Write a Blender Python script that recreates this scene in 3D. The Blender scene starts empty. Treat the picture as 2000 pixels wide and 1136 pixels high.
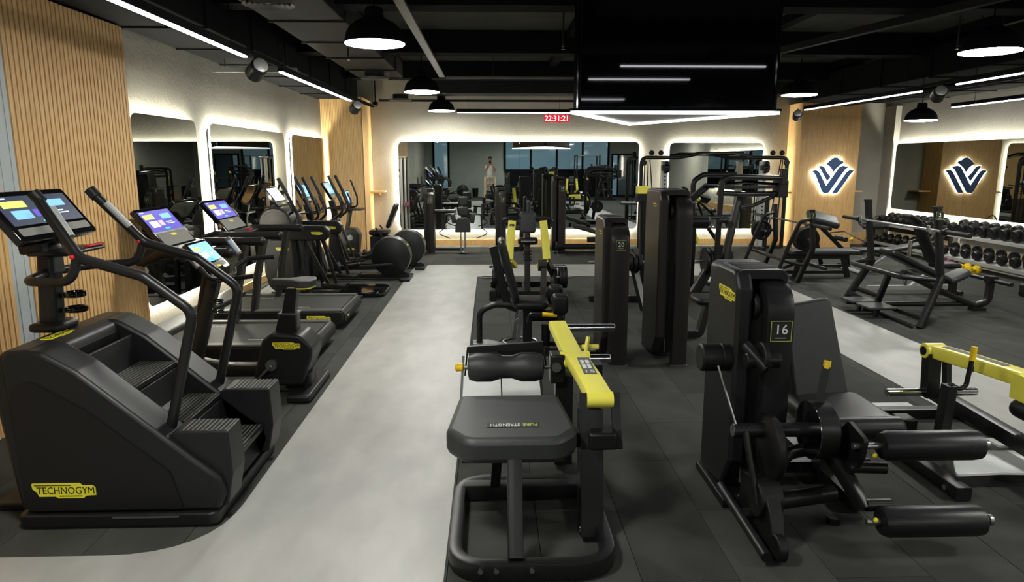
import bpy, bmesh, math, random
from mathutils import Vector, Matrix
random.seed(7)
S = bpy.context.scene
COL = S.collection
R = math.radians

# ---------------------------------------------------------------- camera
cam_d = bpy.data.cameras.new('camera')
cam_d.lens = 24.0
cam_d.sensor_width = 36.0
cam_d.clip_start = 0.02
cam = bpy.data.objects.new('camera', cam_d)
cam.location = (0, 0, 2.1)
cam.rotation_euler = (R(90 - 10.7), 0, R(-1.815))
COL.objects.link(cam)
S.camera = cam

# ---------------------------------------------------------------- world, exposure
W = bpy.data.worlds.new('world')
S.world = W
W.use_nodes = True
W.node_tree.nodes['Background'].inputs['Color'].default_value = (0.02, 0.025, 0.04, 1)
W.node_tree.nodes['Background'].inputs['Strength'].default_value = 0.3
S.view_settings.view_transform = 'Standard'
S.view_settings.look = 'None'
S.view_settings.gamma = 1.0
S.view_settings.use_curve_mapping = False
S.view_settings.exposure = 0.95
S.cycles.use_adaptive_sampling = True
S.cycles.adaptive_threshold = 0.03
S.cycles.max_bounces = 7
S.cycles.diffuse_bounces = 3
S.cycles.glossy_bounces = 5
S.cycles.transmission_bounces = 2
S.cycles.caustics_reflective = False
S.cycles.caustics_refractive = False
PENDANT_POWER = 54.0
STRIP_POWER = 3.8
HALO_POWER = 115.0

# ---------------------------------------------------------------- materials
def lin(c):
    return tuple(((v / 255) / 12.92 if v / 255 <= 0.04045 else ((v / 255 + 0.055) / 1.055) ** 2.4) for v in c)

def mat(name, rgb, rough=0.5, metal=0.0, noise=0.0, scale=20.0, bump=0.0, bscale=None, spec=0.5, coat=0.0, stretch=None):
    m = bpy.data.materials.new(name)
    m.use_nodes = True
    nt = m.node_tree
    b = nt.nodes['Principled BSDF']
    c = lin(rgb)
    b.inputs['Base Color'].default_value = (*c, 1)
    b.inputs['Roughness'].default_value = rough
    b.inputs['Metallic'].default_value = metal
    b.inputs['Specular IOR Level'].default_value = spec
    b.inputs['Coat Weight'].default_value = coat
    if noise or bump:
        tc = nt.nodes.new('ShaderNodeTexCoord')
        mp = nt.nodes.new('ShaderNodeMapping')
        if stretch:
            mp.inputs['Scale'].default_value = stretch
        nt.links.new(tc.outputs['Object'], mp.inputs['Vector'])
        nz = nt.nodes.new('ShaderNodeTexNoise')
        nz.inputs['Scale'].default_value = scale
        nz.inputs['Detail'].default_value = 6
        nt.links.new(mp.outputs['Vector'], nz.inputs['Vector'])
        if noise:
            rp = nt.nodes.new('ShaderNodeValToRGB')
            rp.color_ramp.elements[0].position = 0.3
            rp.color_ramp.elements[1].position = 0.7
            rp.color_ramp.elements[0].color = (*[v * (1 - noise) for v in c], 1)
            rp.color_ramp.elements[1].color = (*[min(1, v * (1 + noise)) for v in c], 1)
            nt.links.new(nz.outputs['Fac'], rp.inputs['Fac'])
            nt.links.new(rp.outputs['Color'], b.inputs['Base Color'])
        if bump:
            n2 = nt.nodes.new('ShaderNodeTexNoise')
            n2.inputs['Scale'].default_value = bscale or scale
            n2.inputs['Detail'].default_value = 4
            nt.links.new(mp.outputs['Vector'], n2.inputs['Vector'])
            bp = nt.nodes.new('ShaderNodeBump')
            bp.inputs['Strength'].default_value = bump
            bp.inputs['Distance'].default_value = 0.01
            nt.links.new(n2.outputs['Fac'], bp.inputs['Height'])
            nt.links.new(bp.outputs['Normal'], b.inputs['Normal'])
    return m

def emit(name, rgb, strength, base=None):
    m = bpy.data.materials.new(name)
    m.use_nodes = True
    b = m.node_tree.nodes['Principled BSDF']
    b.inputs['Base Color'].default_value = (*lin(base or rgb), 1)
    b.inputs['Emission Color'].default_value = (*lin(rgb), 1)
    b.inputs['Emission Strength'].default_value = strength
    b.inputs['Roughness'].default_value = 0.4
    return m

def wood(name, rgb, dark, stretch):
    m = bpy.data.materials.new(name)
    m.use_nodes = True
    nt = m.node_tree
    b = nt.nodes['Principled BSDF']
    tc = nt.nodes.new('ShaderNodeTexCoord')
    mp = nt.nodes.new('ShaderNodeMapping')
    mp.inputs['Scale'].default_value = stretch
    nt.links.new(tc.outputs['Object'], mp.inputs['Vector'])
    oi = nt.nodes.new('ShaderNodeObjectInfo')
    nz = nt.nodes.new('ShaderNodeTexNoise')
    nz.noise_dimensions = '4D'
    nz.inputs['Scale'].default_value = 6
    nz.inputs['Detail'].default_value = 8
    nz.inputs['Roughness'].default_value = 0.65
    nt.links.new(mp.outputs['Vector'], nz.inputs['Vector'])
    ml = nt.nodes.new('ShaderNodeMath'); ml.operation = 'MULTIPLY'; ml.inputs[1].default_value = 40
    nt.links.new(oi.outputs['Random'], ml.inputs[0])
    nt.links.new(ml.outputs[0], nz.inputs['W'])
    rp = nt.nodes.new('ShaderNodeValToRGB')
    rp.color_ramp.elements[0].position = 0.33
    rp.color_ramp.elements[1].position = 0.68
    rp.color_ramp.elements[0].color = (*lin(dark), 1)
    rp.color_ramp.elements[1].color = (*lin(rgb), 1)
    nt.links.new(nz.outputs['Fac'], rp.inputs['Fac'])
    nt.links.new(rp.outputs['Color'], b.inputs['Base Color'])
    b.inputs['Roughness'].default_value = 0.5
    return m

def rubber_mat():
    m = mat('rubber', (64, 66, 62), 0.85, noise=0.22, scale=3.0, bump=0.25, bscale=260, spec=0.25)
    nt = m.node_tree
    b = nt.nodes['Principled BSDF']
    rp = [n for n in nt.nodes if n.type == 'VALTORGB'][0]
    tc = [n for n in nt.nodes if n.type == 'TEX_COORD'][0]
    g = nt.nodes.new('ShaderNodeTexNoise'); g.inputs['Scale'].default_value = 420; g.inputs['Detail'].default_value = 2
    nt.links.new(tc.outputs['Object'], g.inputs['Vector'])
    r2 = nt.nodes.new('ShaderNodeValToRGB')
    r2.color_ramp.elements[0].position = 0.35; r2.color_ramp.elements[0].color = (0.55, 0.55, 0.55, 1)
    r2.color_ramp.elements[1].position = 0.75; r2.color_ramp.elements[1].color = (1.5, 1.5, 1.5, 1)
    nt.links.new(g.outputs['Fac'], r2.inputs['Fac'])
    oi = nt.nodes.new('ShaderNodeObjectInfo')
    mr = nt.nodes.new('ShaderNodeMapRange'); mr.inputs['To Min'].default_value = 0.82; mr.inputs['To Max'].default_value = 1.16
    nt.links.new(oi.outputs['Random'], mr.inputs['Value'])
    mx = nt.nodes.new('ShaderNodeMix'); mx.data_type = 'RGBA'; mx.blend_type = 'MULTIPLY'; mx.inputs['Factor'].default_value = 1
    nt.links.new(rp.outputs['Color'], mx.inputs['A']); nt.links.new(r2.outputs['Color'], mx.inputs['B'])
    m2 = nt.nodes.new('ShaderNodeVectorMath'); m2.operation = 'SCALE'
    nt.links.new(mx.outputs['Result'], m2.inputs[0]); nt.links.new(mr.outputs['Result'], m2.inputs['Scale'])
    nt.links.new(m2.outputs['Vector'], b.inputs['Base Color'])
    return m

M = {}
M['rubber'] = rubber_mat()
M['joint'] = mat('joint', (14, 14, 14), 0.9)
M['vinyl'] = mat('grey_vinyl', (162, 162, 157), 0.42, noise=0.13, scale=2.6, bump=0.03, bscale=40, spec=0.4, stretch=(1.6, 0.7, 1))
M['plaster'] = mat('plaster', (168, 165, 153), 0.85, noise=0.06, scale=2.0, bump=0.5, bscale=26, spec=0.2)
M['plaster_grey'] = mat('rear_plaster', (164, 170, 162), 0.85, noise=0.05, scale=2.0, bump=0.2, bscale=26, spec=0.2)
M['slab'] = mat('ceiling_concrete', (84, 84, 80), 0.95, spec=0.15, noise=0.2, scale=1.5)
M['dark'] = mat('dark_paint', (24, 25, 26), 0.9, noise=0.15, scale=4, spec=0.08)
M['duct'] = mat('duct_paint', (44, 45, 45), 0.7, noise=0.12, scale=3, spec=0.15)
M['duct_grey'] = mat('grey_metal_paint', (110, 110, 106), 0.45, metal=0.3)
M['wood_slat'] = wood('oak_slat', (246, 208, 148), (218, 172, 108), (9, 9, 0.7))
M['wood_flat'] = wood('oak_panel', (222, 182, 122), (190, 146, 88), (7, 7, 0.6))
M['wood_back'] = mat('oak_groove', (134, 94, 52), 0.7)
M['grey_panel'] = mat('grey_panel', (196, 203, 204), 0.4)
M['mirror_smoked'] = mat('smoked_mirror_glass', (158, 160, 154), 0.0, metal=1.0)
M['mirror'] = mat('mirror_glass', (214, 220, 218), 0.0, metal=1.0)
M['black'] = mat('black_powder_coat', (24, 24, 25), 0.36, spec=0.36, noise=0.08, scale=60, bump=0.04, bscale=300)
M['shroud'] = mat('charcoal_plastic', (25, 26, 27), 0.4, spec=0.34, noise=0.06, scale=30, bump=0.06, bscale=400)
M['bronze'] = mat('graphite_metallic', (48, 46, 44), 0.38, metal=0.4, spec=0.4, noise=0.06, scale=40)
M['pad'] = mat('black_upholstery', (44, 47, 47), 0.48, noise=0.08, scale=50, bump=0.12, bscale=220)
M['pad_dark'] = mat('dark_upholstery', (25, 26, 27), 0.36, spec=0.4, noise=0.08, scale=50, bump=0.1, bscale=220)
M['rub'] = mat('black_rubber', (18, 18, 19), 0.45, spec=0.34, bump=0.05, bscale=200)
M['gloss'] = mat('gloss_black', (12, 12, 14), 0.08, spec=0.7)
M['tv'] = mat('tv_glass', (9, 10, 13), 0.03, spec=0.9)
M['yellow'] = mat('yellow_paint', (244, 236, 92), 0.35, noise=0.03, scale=8)
M['yel_badge'] = mat('yellow_badge', (230, 222, 52), 0.45)
M['yel_grip'] = mat('yellow_grip', (240, 200, 20), 0.4)
M['chrome'] = mat('chrome', (200, 202, 204), 0.16, metal=1.0)
M['steel'] = mat('brushed_steel', (150, 152, 152), 0.35, metal=0.9)
M['white'] = mat('white_plastic', (226, 226, 222), 0.5)
M['silver'] = mat('silver_paint', (176, 178, 176), 0.4, metal=0.35)
M['plate_white'] = mat('foot_plate', (212, 216, 214), 0.5, noise=0.05, scale=10)
M['belt'] = mat('running_belt', (58, 59, 55), 0.62, noise=0.08, scale=80)
M['deck_trim'] = mat('deck_trim', (84, 85, 80), 0.5)
M['console_grey'] = mat('console_grey', (112, 112, 104), 0.5)
M['red'] = mat('red_plastic', (200, 24, 30), 0.4)
M['navy'] = mat('navy_acrylic', (66, 92, 132), 0.35)
M['ink'] = mat('badge_ink', (24, 24, 20), 0.6)
M['print_white'] = mat('print_white', (225, 228, 222), 0.6)
M['print_green'] = mat('print_green', (176, 202, 96), 0.6)
M['print_grey'] = mat('print_grey', (90, 92, 92), 0.6)
M['glass_blue'] = mat('night_window_glass', (58, 84, 100), 0.06, spec=0.8)
M['purple'] = mat('mauve_rubber', (120, 70, 84), 0.55)
M['skin'] = mat('skin', (176, 124, 98), 0.55)
M['hair'] = mat('hair', (28, 22, 18), 0.6)
M['tee'] = mat('white_cotton', (214, 212, 208), 0.85)
M['pine'] = wood('ladder_pine', (222, 200, 160), (196, 170, 124), (6, 6, 0.8))
M['beige_shorts'] = mat('pale_cotton', (222, 220, 214), 0.85)
M['lamp'] = emit('lamp_white', (255, 254, 247), PENDANT_POWER, (240, 240, 240))
M['strip'] = emit('strip_white', (250, 248, 255), STRIP_POWER, (240, 240, 240))
M['halo'] = emit('halo_warm_white', (255, 251, 232), HALO_POWER, (240, 240, 240))
M['logo_glow'] = emit('logo_back_light', (214, 232, 255), 7.0, (240, 240, 240))
M['led_red'] = emit('red_led', (255, 16, 40), 0.4, (120, 10, 20))
M['led_digit'] = emit('digit_led', (255, 236, 236), 2.0)
M['scr_dark'] = emit('screen_navy', (24, 34, 58), 0.55)
M['scr_violet'] = emit('screen_violet', (66, 58, 150), 0.8)
M['scr_blue'] = emit('screen_blue', (96, 150, 206), 0.9)
M['scr_white'] = emit('screen_white', (206, 220, 238), 0.9)
M['scr_green'] = emit('screen_lime', (186, 206, 84), 0.9)
M['scr_teal'] = emit('screen_teal', (20, 170, 176), 0.9)
M['scr_rose'] = emit('screen_rose', (196, 150, 160), 0.8)

# ---------------------------------------------------------------- shapes: each returns (verts, faces)
def V(*a):
    return Vector(a)

def box(x0, x1, y0, y1, z0, z1):
    v = [(x, y, z) for x in (x0, x1) for y in (y0, y1) for z in (z0, z1)]
    f = [(0, 1, 3, 2), (4, 6, 7, 5), (0, 4, 5, 1), (2, 3, 7, 6), (0, 2, 6, 4), (1, 5, 7, 3)]
    return v, f

def xf(sh, m):
    v, f = sh
    return [tuple(m @ Vector(p)) for p in v], f

def rotx(sh, deg, c=(0, 0, 0)):
    return xf(sh, Matrix.Translation(c) @ Matrix.Rotation(R(deg), 4, 'X') @ Matrix.Translation(-Vector(c)))

def roty(sh, deg, c=(0, 0, 0)):
    return xf(sh, Matrix.Translation(c) @ Matrix.Rotation(R(deg), 4, 'Y') @ Matrix.Translation(-Vector(c)))

def rotz(sh, deg, c=(0, 0, 0)):
    return xf(sh, Matrix.Translation(c) @ Matrix.Rotation(R(deg), 4, 'Z') @ Matrix.Translation(-Vector(c)))

def mv(sh, x, y, z):
    v, f = sh
    return [(a + x, b + y, c + z) for a, b, c in v], f

def prism(poly, axis, a, b):
    """polygon in the plane normal to axis ('x': (y,z), 'y': (x,z), 'z': (x,y)), extruded from a to b"""
    def put(p, t):
        return (t, p[0], p[1]) if axis == 'x' else ((p[0], t, p[1]) if axis == 'y' else (p[0], p[1], t))
    n = len(poly)
    v = [put(p, a) for p in poly] + [put(p, b) for p in poly]
    f = [tuple(range(n)), tuple(range(2 * n - 1, n - 1, -1))]
    f += [(i, n + i, n + (i + 1) % n, (i + 1) % n) for i in range(n)]
    return v, f

def rpoly(pts, r, seg=5):
    """round the corners of a polygon; r a number or one per corner"""
    out = []
    n = len(pts)
    for i in range(n):
        p = Vector(pts[i]).to_2d(); a = Vector(pts[i - 1]).to_2d(); b = Vector(pts[(i + 1) % n]).to_2d()
        ri = r[i] if isinstance(r, (list, tuple)) else r
        u = (a - p); w = (b - p)
        lu, lw = u.length, w.length
        if ri <= 0 or lu < 1e-6 or lw < 1e-6:
            out.append(tuple(p)); continue
        u /= lu; w /= lw
        ang = math.acos(max(-1, min(1, u.dot(w))))
        t = min(ri / max(1e-4, math.tan(ang / 2)), lu * 0.49, lw * 0.49)
        p0 = p + u * t; p1 = p + w * t
        for k in range(seg + 1):
            s = k / seg
            q = p0.lerp(p, s).lerp(p.lerp(p1, s), s)
            out.append((q.x, q.y))
    return out

def rrect(a0, a1, b0, b1, r, seg=5):
    return rpoly([(a0, b0), (a1, b0), (a1, b1), (a0, b1)], r, seg)

def fillet(pts, r, seg=5):
    pts = [Vector(p) for p in pts]
    out = [pts[0]]
    for i in range(1, len(pts) - 1):
        p, a, b = pts[i], pts[i - 1], pts[i + 1]
        u = (a - p); w = (b - p)
        lu, lw = u.length, w.length
        u /= lu; w /= lw
        ang = math.acos(max(-1, min(1, u.dot(w))))
        if ang > 3.1:
            out.append(p); continue
        t = min(r / max(1e-3, math.tan(ang / 2)), lu * 0.48, lw * 0.48)
        p0 = p + u * t; p1 = p + w * t
        for k in range(seg + 1):
            s = k / seg
            out.append(p0.lerp(p, s).lerp(p.lerp(p1, s), s))
    out.append(pts[-1])
    return out

def sweep(path, prof, closed=False, up=(0, 0, 1)):
    """sweep a 2D profile along a 3D path"""
    path = [Vector(p) for p in path]
    n = len(path); k = len(prof)
    v = []; f = []
    prev = None
    for i in range(n):
        if closed:
            d = (path[(i + 1) % n] - path[i - 1])
        else:
            d = path[min(i + 1, n - 1)] - path[max(i - 1, 0)]
        d.normalize()
        u = Vector(up)
        if prev is not None and abs(d.dot(u)) > 0.85:
            s = prev - d * prev.dot(d)
        else:
            if abs(d.dot(u)) > 0.95:
                u = Vector((1, 0, 0)) if abs(d.x) < 0.9 else Vector((0, 1, 0))
            s = d.cross(u)
            if prev is not None and s.dot(prev) < 0:
                s = -s
        s.normalize()
        prev = s
        t = s.cross(d).normalized()
        # corner scale
        v += [tuple(path[i] + s * a + t * b) for a, b in prof]
    m = n if closed else n - 1
    for i in range(m):
        j = (i + 1) % n
        for q in range(k):
            q2 = (q + 1) % k
            f.append((i * k + q, j * k + q, j * k + q2, i * k + q2))
    if not closed:
        f.append(tuple(range(k)))
        f.append(tuple(range(n * k - 1, (n - 1) * k - 1, -1)))
    return v, f

def circ(r, n=12, ry=None):
    ry = ry or r
    return [(r * math.cos(2 * math.pi * i / n), ry * math.sin(2 * math.pi * i / n)) for i in range(n)]

def tube(pts, r, fr=0.0, n=12, closed=False, seg=5, up=(0, 0, 1), ry=None):
    p = fillet(pts, fr, seg) if fr > 0 and len(pts) > 2 else [Vector(q) for q in pts]
    return sweep(p, circ(r, n, ry), closed, up)

def bar(pts, w, h, fr=0.0, closed=False, seg=5, up=(0, 0, 1), ch=0.0):
    p = fillet(pts, fr, seg) if fr > 0 and len(pts) > 2 else [Vector(q) for q in pts]
    prof = rrect(-w / 2, w / 2, -h / 2, h / 2, ch, 2) if ch else [(-w / 2, -h / 2), (w / 2, -h / 2), (w / 2, h / 2), (-w / 2, h / 2)]
    return sweep(p, prof, closed, up)

def lathe(prof, c, axis='z', n=28):
    """prof: list of (radius, height) from one end to the other along axis, centre c"""
    v = []; f = []
    k = len(prof)
    for r, h in prof:
        for i in range(n):
            a = 2 * math.pi * i / n
            x, y = r * math.cos(a), r * math.sin(a)
            p = (x, y, h) if axis == 'z' else ((h, x, y) if axis == 'x' else (y, h, x))
            v.append((c[0] + p[0], c[1] + p[1], c[2] + p[2]))
    for j in range(k - 1):
        for i in range(n):
            i2 = (i + 1) % n
            f.append((j * n + i, j * n + i2, (j + 1) * n + i2, (j + 1) * n + i))
    if prof[0][0] > 1e-5:
        f.append(tuple(range(n - 1, -1, -1)))
    if prof[-1][0] > 1e-5:
        f.append(tuple((k - 1) * n + i for i in range(n)))
    return v, f

def cyl(c, r, h, axis='z', n=24, ch=0.0):
    """cylinder centred on c, length h along axis, optional chamfer"""
    if ch:
        return lathe([(r - ch, -h / 2), (r, -h / 2 + ch), (r, h / 2 - ch), (r - ch, h / 2)], c, axis, n)
    return lathe([(r, -h / 2), (r, h / 2)], c, axis, n)

def rod(a, b, r, n=12):
    return tube([a, b], r, n=n)

def ball(c, r, n=16, s=(1, 1, 1)):
    prof = [(r * math.sin(math.pi * i / 10), -r * math.cos(math.pi * i / 10)) for i in range(11)]
    prof[0] = (1e-6, -r); prof[-1] = (1e-6, r)
    v, f = lathe(prof, (0, 0, 0), 'z', n)
    return [(c[0] + a * s[0], c[1] + b * s[1], c[2] + d * s[2]) for a, b, d in v], f

def cushion(x0, x1, y0, y1, z0, z1, r, e=None, seg=4):
    """a padded block: rounded outline seen from above, with softened top and bottom edges"""
    e = e if e is not None else min(r, (z1 - z0) * 0.45)
    v = []; f = []
    rings = []
    for k in range(seg + 1):
        a = math.pi / 2 * k / seg
        rings.append((e * (1 - math.sin(a)), z0 + e * (1 - math.cos(a))))
    for k in range(seg + 1):
        a = math.pi / 2 * k / seg
        rings.append((e * (1 - math.cos(a)), z1 - e * (1 - math.sin(a))))
    n = None
    for ins, z in rings:
        pl = rrect(x0 + ins, x1 - ins, y0 + ins, y1 - ins, max(0.002, r - ins * 0.6), 5)
        n = len(pl)
        v += [(a, b, z) for a, b in pl]
    for j in range(len(rings) - 1):
        for i in range(n):
            i2 = (i + 1) % n
            f.append((j * n + i, j * n + i2, (j + 1) * n + i2, (j + 1) * n + i))
    f.append(tuple(range(n - 1, -1, -1)))
    f.append(tuple((len(rings) - 1) * n + i for i in range(n)))
    return v, f

# ---------------------------------------------------------------- objects
def mesh_of(name, shapes, m, smooth=True, angle=35):
    vs = []; fs = []
    for sh in shapes:
        o = len(vs)
        vs += [tuple(p) for p in sh[0]]
        fs += [tuple(i + o for i in q) for q in sh[1]]
    me = bpy.data.meshes.new(name)
    me.from_pydata(vs, [], fs)
    bm = bmesh.new(); bm.from_mesh(me)
    bmesh.ops.recalc_face_normals(bm, faces=bm.faces)
    bm.to_mesh(me); bm.free()
    if smooth:
        me.shade_smooth()
        me.set_sharp_from_angle(angle=R(angle))
    me.materials.append(M[m] if isinstance(m, str) else m)
    return me

def link(name, me, parent=None, bv=0.0):
    o = bpy.data.objects.new(name, me)
    COL.objects.link(o)
    if parent is not None:
        o.parent = parent
    if bv:
        b = o.modifiers.new('bevel', 'BEVEL')
        b.width = bv; b.segments = 2; b.limit_method = 'ANGLE'; b.angle_limit = R(40)
        b.harden_normals = False
    return o

def part(parent, name, m, *shapes, bv=0.0, smooth=True, label=None, angle=35):
    """one mesh object in the local space of its thing"""
    o = link(name, mesh_of(name, shapes, m, smooth, angle), parent, bv)
    if label:
        o['label'] = label
    return o

def tag(o, label, cat, group=None):
    o['label'] = label; o['category'] = cat
    if group:
        o['group'] = group
    return o

def thing(name, label, cat, loc=(0, 0, 0), rz=0.0, group=None):
    o = bpy.data.objects.new(name, None)
    o.empty_display_size = 0.1
    o.location = loc
    o.rotation_euler = (0, 0, R(rz))
    COL.objects.link(o)
    return tag(o, label, cat, group)

def struct(name, m, *shapes, bv=0.0, parent=None, smooth=True, label=None):
    o = link(name, mesh_of(name, shapes, m, smooth), parent, bv)
    if parent is None:
        o['kind'] = 'structure'
    if label:
        o['label'] = label
    return o

def kids(o):
    return [c for c in bpy.data.objects if c.parent == o]

def copy_tree(o, parent=None):
    c = o.copy()
    COL.objects.link(c)
    inv = o.matrix_parent_inverse.copy()
    c.parent = parent
    c.matrix_parent_inverse = inv
    for ch in kids(o):
        copy_tree(ch, c)
    return c

def place(o, loc, rz=0.0, label=None, group=None):
    o.location = loc
    o.rotation_euler = (0, 0, R(rz))
    if label:
        o['label'] = label
    if group:
        o['group'] = group
    return o

def text(parent, name, s, m, size, mtx, extrude=0.0006, align='CENTER', sx=1.0, label=None):
    cu = bpy.data.curves.new(name, 'FONT')
    cu.body = s; cu.size = size; cu.align_x = align; cu.align_y = 'CENTER'; cu.extrude = extrude
    cu.resolution_u = 2
    to = bpy.data.objects.new(name + '_tmp', cu)
    COL.objects.link(to)
    dg = bpy.context.evaluated_depsgraph_get()
    me = bpy.data.meshes.new_from_object(to.evaluated_get(dg))
    bpy.data.objects.remove(to)
    bpy.data.curves.remove(cu)
    me.transform(Matrix.Diagonal((sx, 1, 1, 1)))
    me.transform(mtx)
    me.materials.clear(); me.materials.append(M[m])
    me.name = name
    o = link(name, me, parent)
    if label:
        o['label'] = label
    return o

def frame_mtx(c, right, up):
    """matrix whose x runs along right, y along up, z out of the face, origin c"""
    r = Vector(right).normalized(); u = Vector(up); u = (u - r * u.dot(r)).normalized(); n = r.cross(u)
    m = Matrix.Identity(4)
    for i in range(3):
        m[i][0], m[i][1], m[i][2], m[i][3] = r[i], u[i], n[i], c[i]
    return m

BADGE = [(-0.5, 0.09), (-0.49, 0.13), (0.26, 0.13), (0.30, 0.09), (0.46, 0.09), (0.5, 0.05), (0.5, -0.08), (0.34, -0.09),
         (0.30, -0.13), (-0.1, -0.13), (-0.14, -0.10), (-0.40, -0.10), (-0.43, -0.02), (-0.49, 0.03)]

def badge(parent, c, right, up, w, words=True):
    """the yellow maker's badge: stepped outline with lettering and two rules"""
    mt = frame_mtx(c, right, up)
    pl = [(x * w, y * w) for x, y in BADGE]
    b = part(parent, 'badge', 'yel_badge', xf(prism(pl, 'z', -0.001, 0.0015), mt), label='yellow maker badge')
    if words:
        t = text(b, 'lettering', 'TECHNOGYM', 'ink', 0.17 * w, mt @ Matrix.Translation((0.03 * w, 0.0, 0.0022)), sx=0.86)
        part(b, 'rule', 'ink', xf(box(-0.46 * w, 0.12 * w, 0.085 * w, 0.1 * w, 0.001, 0.0022), mt), smooth=False)
        part(b, 'rule', 'ink', xf(box(-0.08 * w, 0.28 * w, -0.1 * w, -0.085 * w, 0.001, 0.0022), mt), smooth=False)
    return b

def number_plate(parent, c, right, up, s, n):
    mt = frame_mtx(c, right, up)
    b = part(parent, 'number_plate', 'ink', xf(box(-s / 2, s / 2, -s / 2, s / 2, -0.001, 0.002), mt), smooth=False, label='black number plate with pale border')
    e = s * 0.03
    h = s / 2
    part(b, 'border', 'print_green', xf(box(-h, h, h - e, h, 0.0022, 0.0028), mt), xf(box(-h, h, -h, -h + e, 0.0022, 0.0028), mt),
         xf(box(-h, -h + e, -h, h, 0.0022, 0.0028), mt), xf(box(h - e, h, -h, h, 0.0022, 0.0028), mt), smooth=False)
    text(b, 'number', n, 'print_white', s * 0.66, mt @ Matrix.Translation((0, s * 0.06, 0.0026)))
    part(b, 'rule', 'print_white', xf(box(-s * 0.26, s * 0.26, -s * 0.34, -s * 0.315, 0.0022, 0.0028), mt), smooth=False)
    return b

WORLD_ROOTS = {}
_link0 = link
def link(name, me, parent=None, bv=0.0):
    o = _link0(name, me, parent, bv)
    if parent is not None and parent.name in WORLD_ROOTS:
        o.matrix_parent_inverse = Matrix.Translation(-Vector(WORLD_ROOTS[parent.name]))
    return o

def wthing(name, label, cat, loc, group=None):
    """a thing whose parts are written in room coordinates"""
    o = thing(name, label, cat, loc, 0, group)
    WORLD_ROOTS[o.name] = loc
    return o
# ================================================================ THE ROOM
XL, XR, YB, YR, ZC = -3.88, 10.1, 17.4, -7.5, 4.1
floor = struct('floor', 'joint', box(XL - 0.2, XR + 0.2, 1.6, YB + 0.2, -0.1, -0.012), label='black rubber tile gym floor')
part(floor, 'rear_mat', 'rubber', box(XL - 0.2, XR + 0.2, YR - 0.2, 1.6, -0.1, 0.0), smooth=False)

def in_walk(x0, x1, y0, y1):
    for a0, a1, b0, b1 in ((XL, -0.27, -3, 3.4), (-1.53, -0.27, 3.4, 14.0), (-1.5, 5.0, 12.6, 14.0), (3.92, 5.0, -3, 14)):
        if x0 >= a0 and x1 <= a1 and y0 >= b0 and y1 <= b1:
            return True
    return False

tile_mesh = {}
for c in range(-9, 20):
    x0 = 0.265 + 0.5 * c; x1 = x0 + 0.5
    x0c, x1c = max(x0, XL), min(x1, XR)
    if x1c - x0c < 0.03:
        continue
    off = 4.55 if c % 2 else 3.835
    k = -3
    while True:
        y0 = off + 1.43 * k; y1 = y0 + 1.43
        k += 1
        y0c, y1c = max(y0, 1.6), min(y1, YB)
        if y0c >= YB:
            break
        if y1c - y0c < 0.03 or in_walk(x0c, x1c, y0c, y1c):
            continue
        key = (round(x1c - x0c, 3), round(y1c - y0c, 3))
        if key not in tile_mesh:
            w, d = key
            tile_mesh[key] = mesh_of('tile', [box(0.002, w - 0.002, 0.002, d - 0.002, -0.012, 0.0)], 'rubber', smooth=False)
        t = link('tile', tile_mesh[key], floor)
        t.location = (x0c, y0c, random.uniform(-0.0012, 0))

wp = rpoly([(XL, -3), (-0.25, -3), (-0.25, 12.57), (3.9, 12.57), (3.9, -3), (5.03, -3), (5.03, 14.05), (-1.55, 14.05), (-1.55, 3.44), (XL, 3.44)],
           [0, 0, 0.05, 0.05, 0, 0, 0.3, 0.4, 0.55, 0], 8)
struct('floor_walkway', 'vinyl', prism(wp, 'z', 0.0005, 0.004), smooth=False, label='light grey vinyl walkway with rounded corners')

struct('wall_left', 'plaster', box(XL - 0.2, XL, YR - 0.2, YB + 0.2, 0, ZC), smooth=False)
struct('wall_back', 'plaster', box(XL, XR, YB, YB + 0.2, 0, ZC), smooth=False)
struct('wall_right', 'plaster', box(XR, XR + 0.2, YR - 0.2, YB + 0.2, 0, ZC), smooth=False)
wr = struct('wall_rear', 'plaster_grey', box(XL, XR, YR - 0.2, YR, 0, ZC), smooth=False)

# ceiling with cross beams and a few ribs
ceil_o = struct('ceiling', 'slab', box(XL - 0.2, XR + 0.2, YR - 0.2, YB + 0.2, ZC, ZC + 0.2), smooth=False)
for y in (-5.4, -2.1, 1.2, 4.5, 7.8, 11.1, 14.4):
    part(ceil_o, 'beam', 'dark', box(XL, XR, y, y + 0.35, 3.76, ZC), smooth=False)
for x in (-1.9, 1.2, 4.1, 7.0):
    part(ceil_o, 'rib', 'dark', box(x, x + 0.16, YR, YB, 3.98, ZC), smooth=False)

# ---- skirting
struct('baseboard_back', 'wood_flat', box(-2.94, 7.5, YB - 0.02, YB, 0.0, 0.16), smooth=False)
struct('baseboard_left', 'wood_flat', box(XL, XL + 0.03, 7.56, 16.22, 0.09, 0.2), smooth=False)
struct('baseboard_right', 'wood_flat', box(XR - 0.03, XR, -7, YB, 0.0, 0.3), box(9.0, XR - 0.03, YB - 0.03, YB, 0, 0.3), smooth=False)

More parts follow.
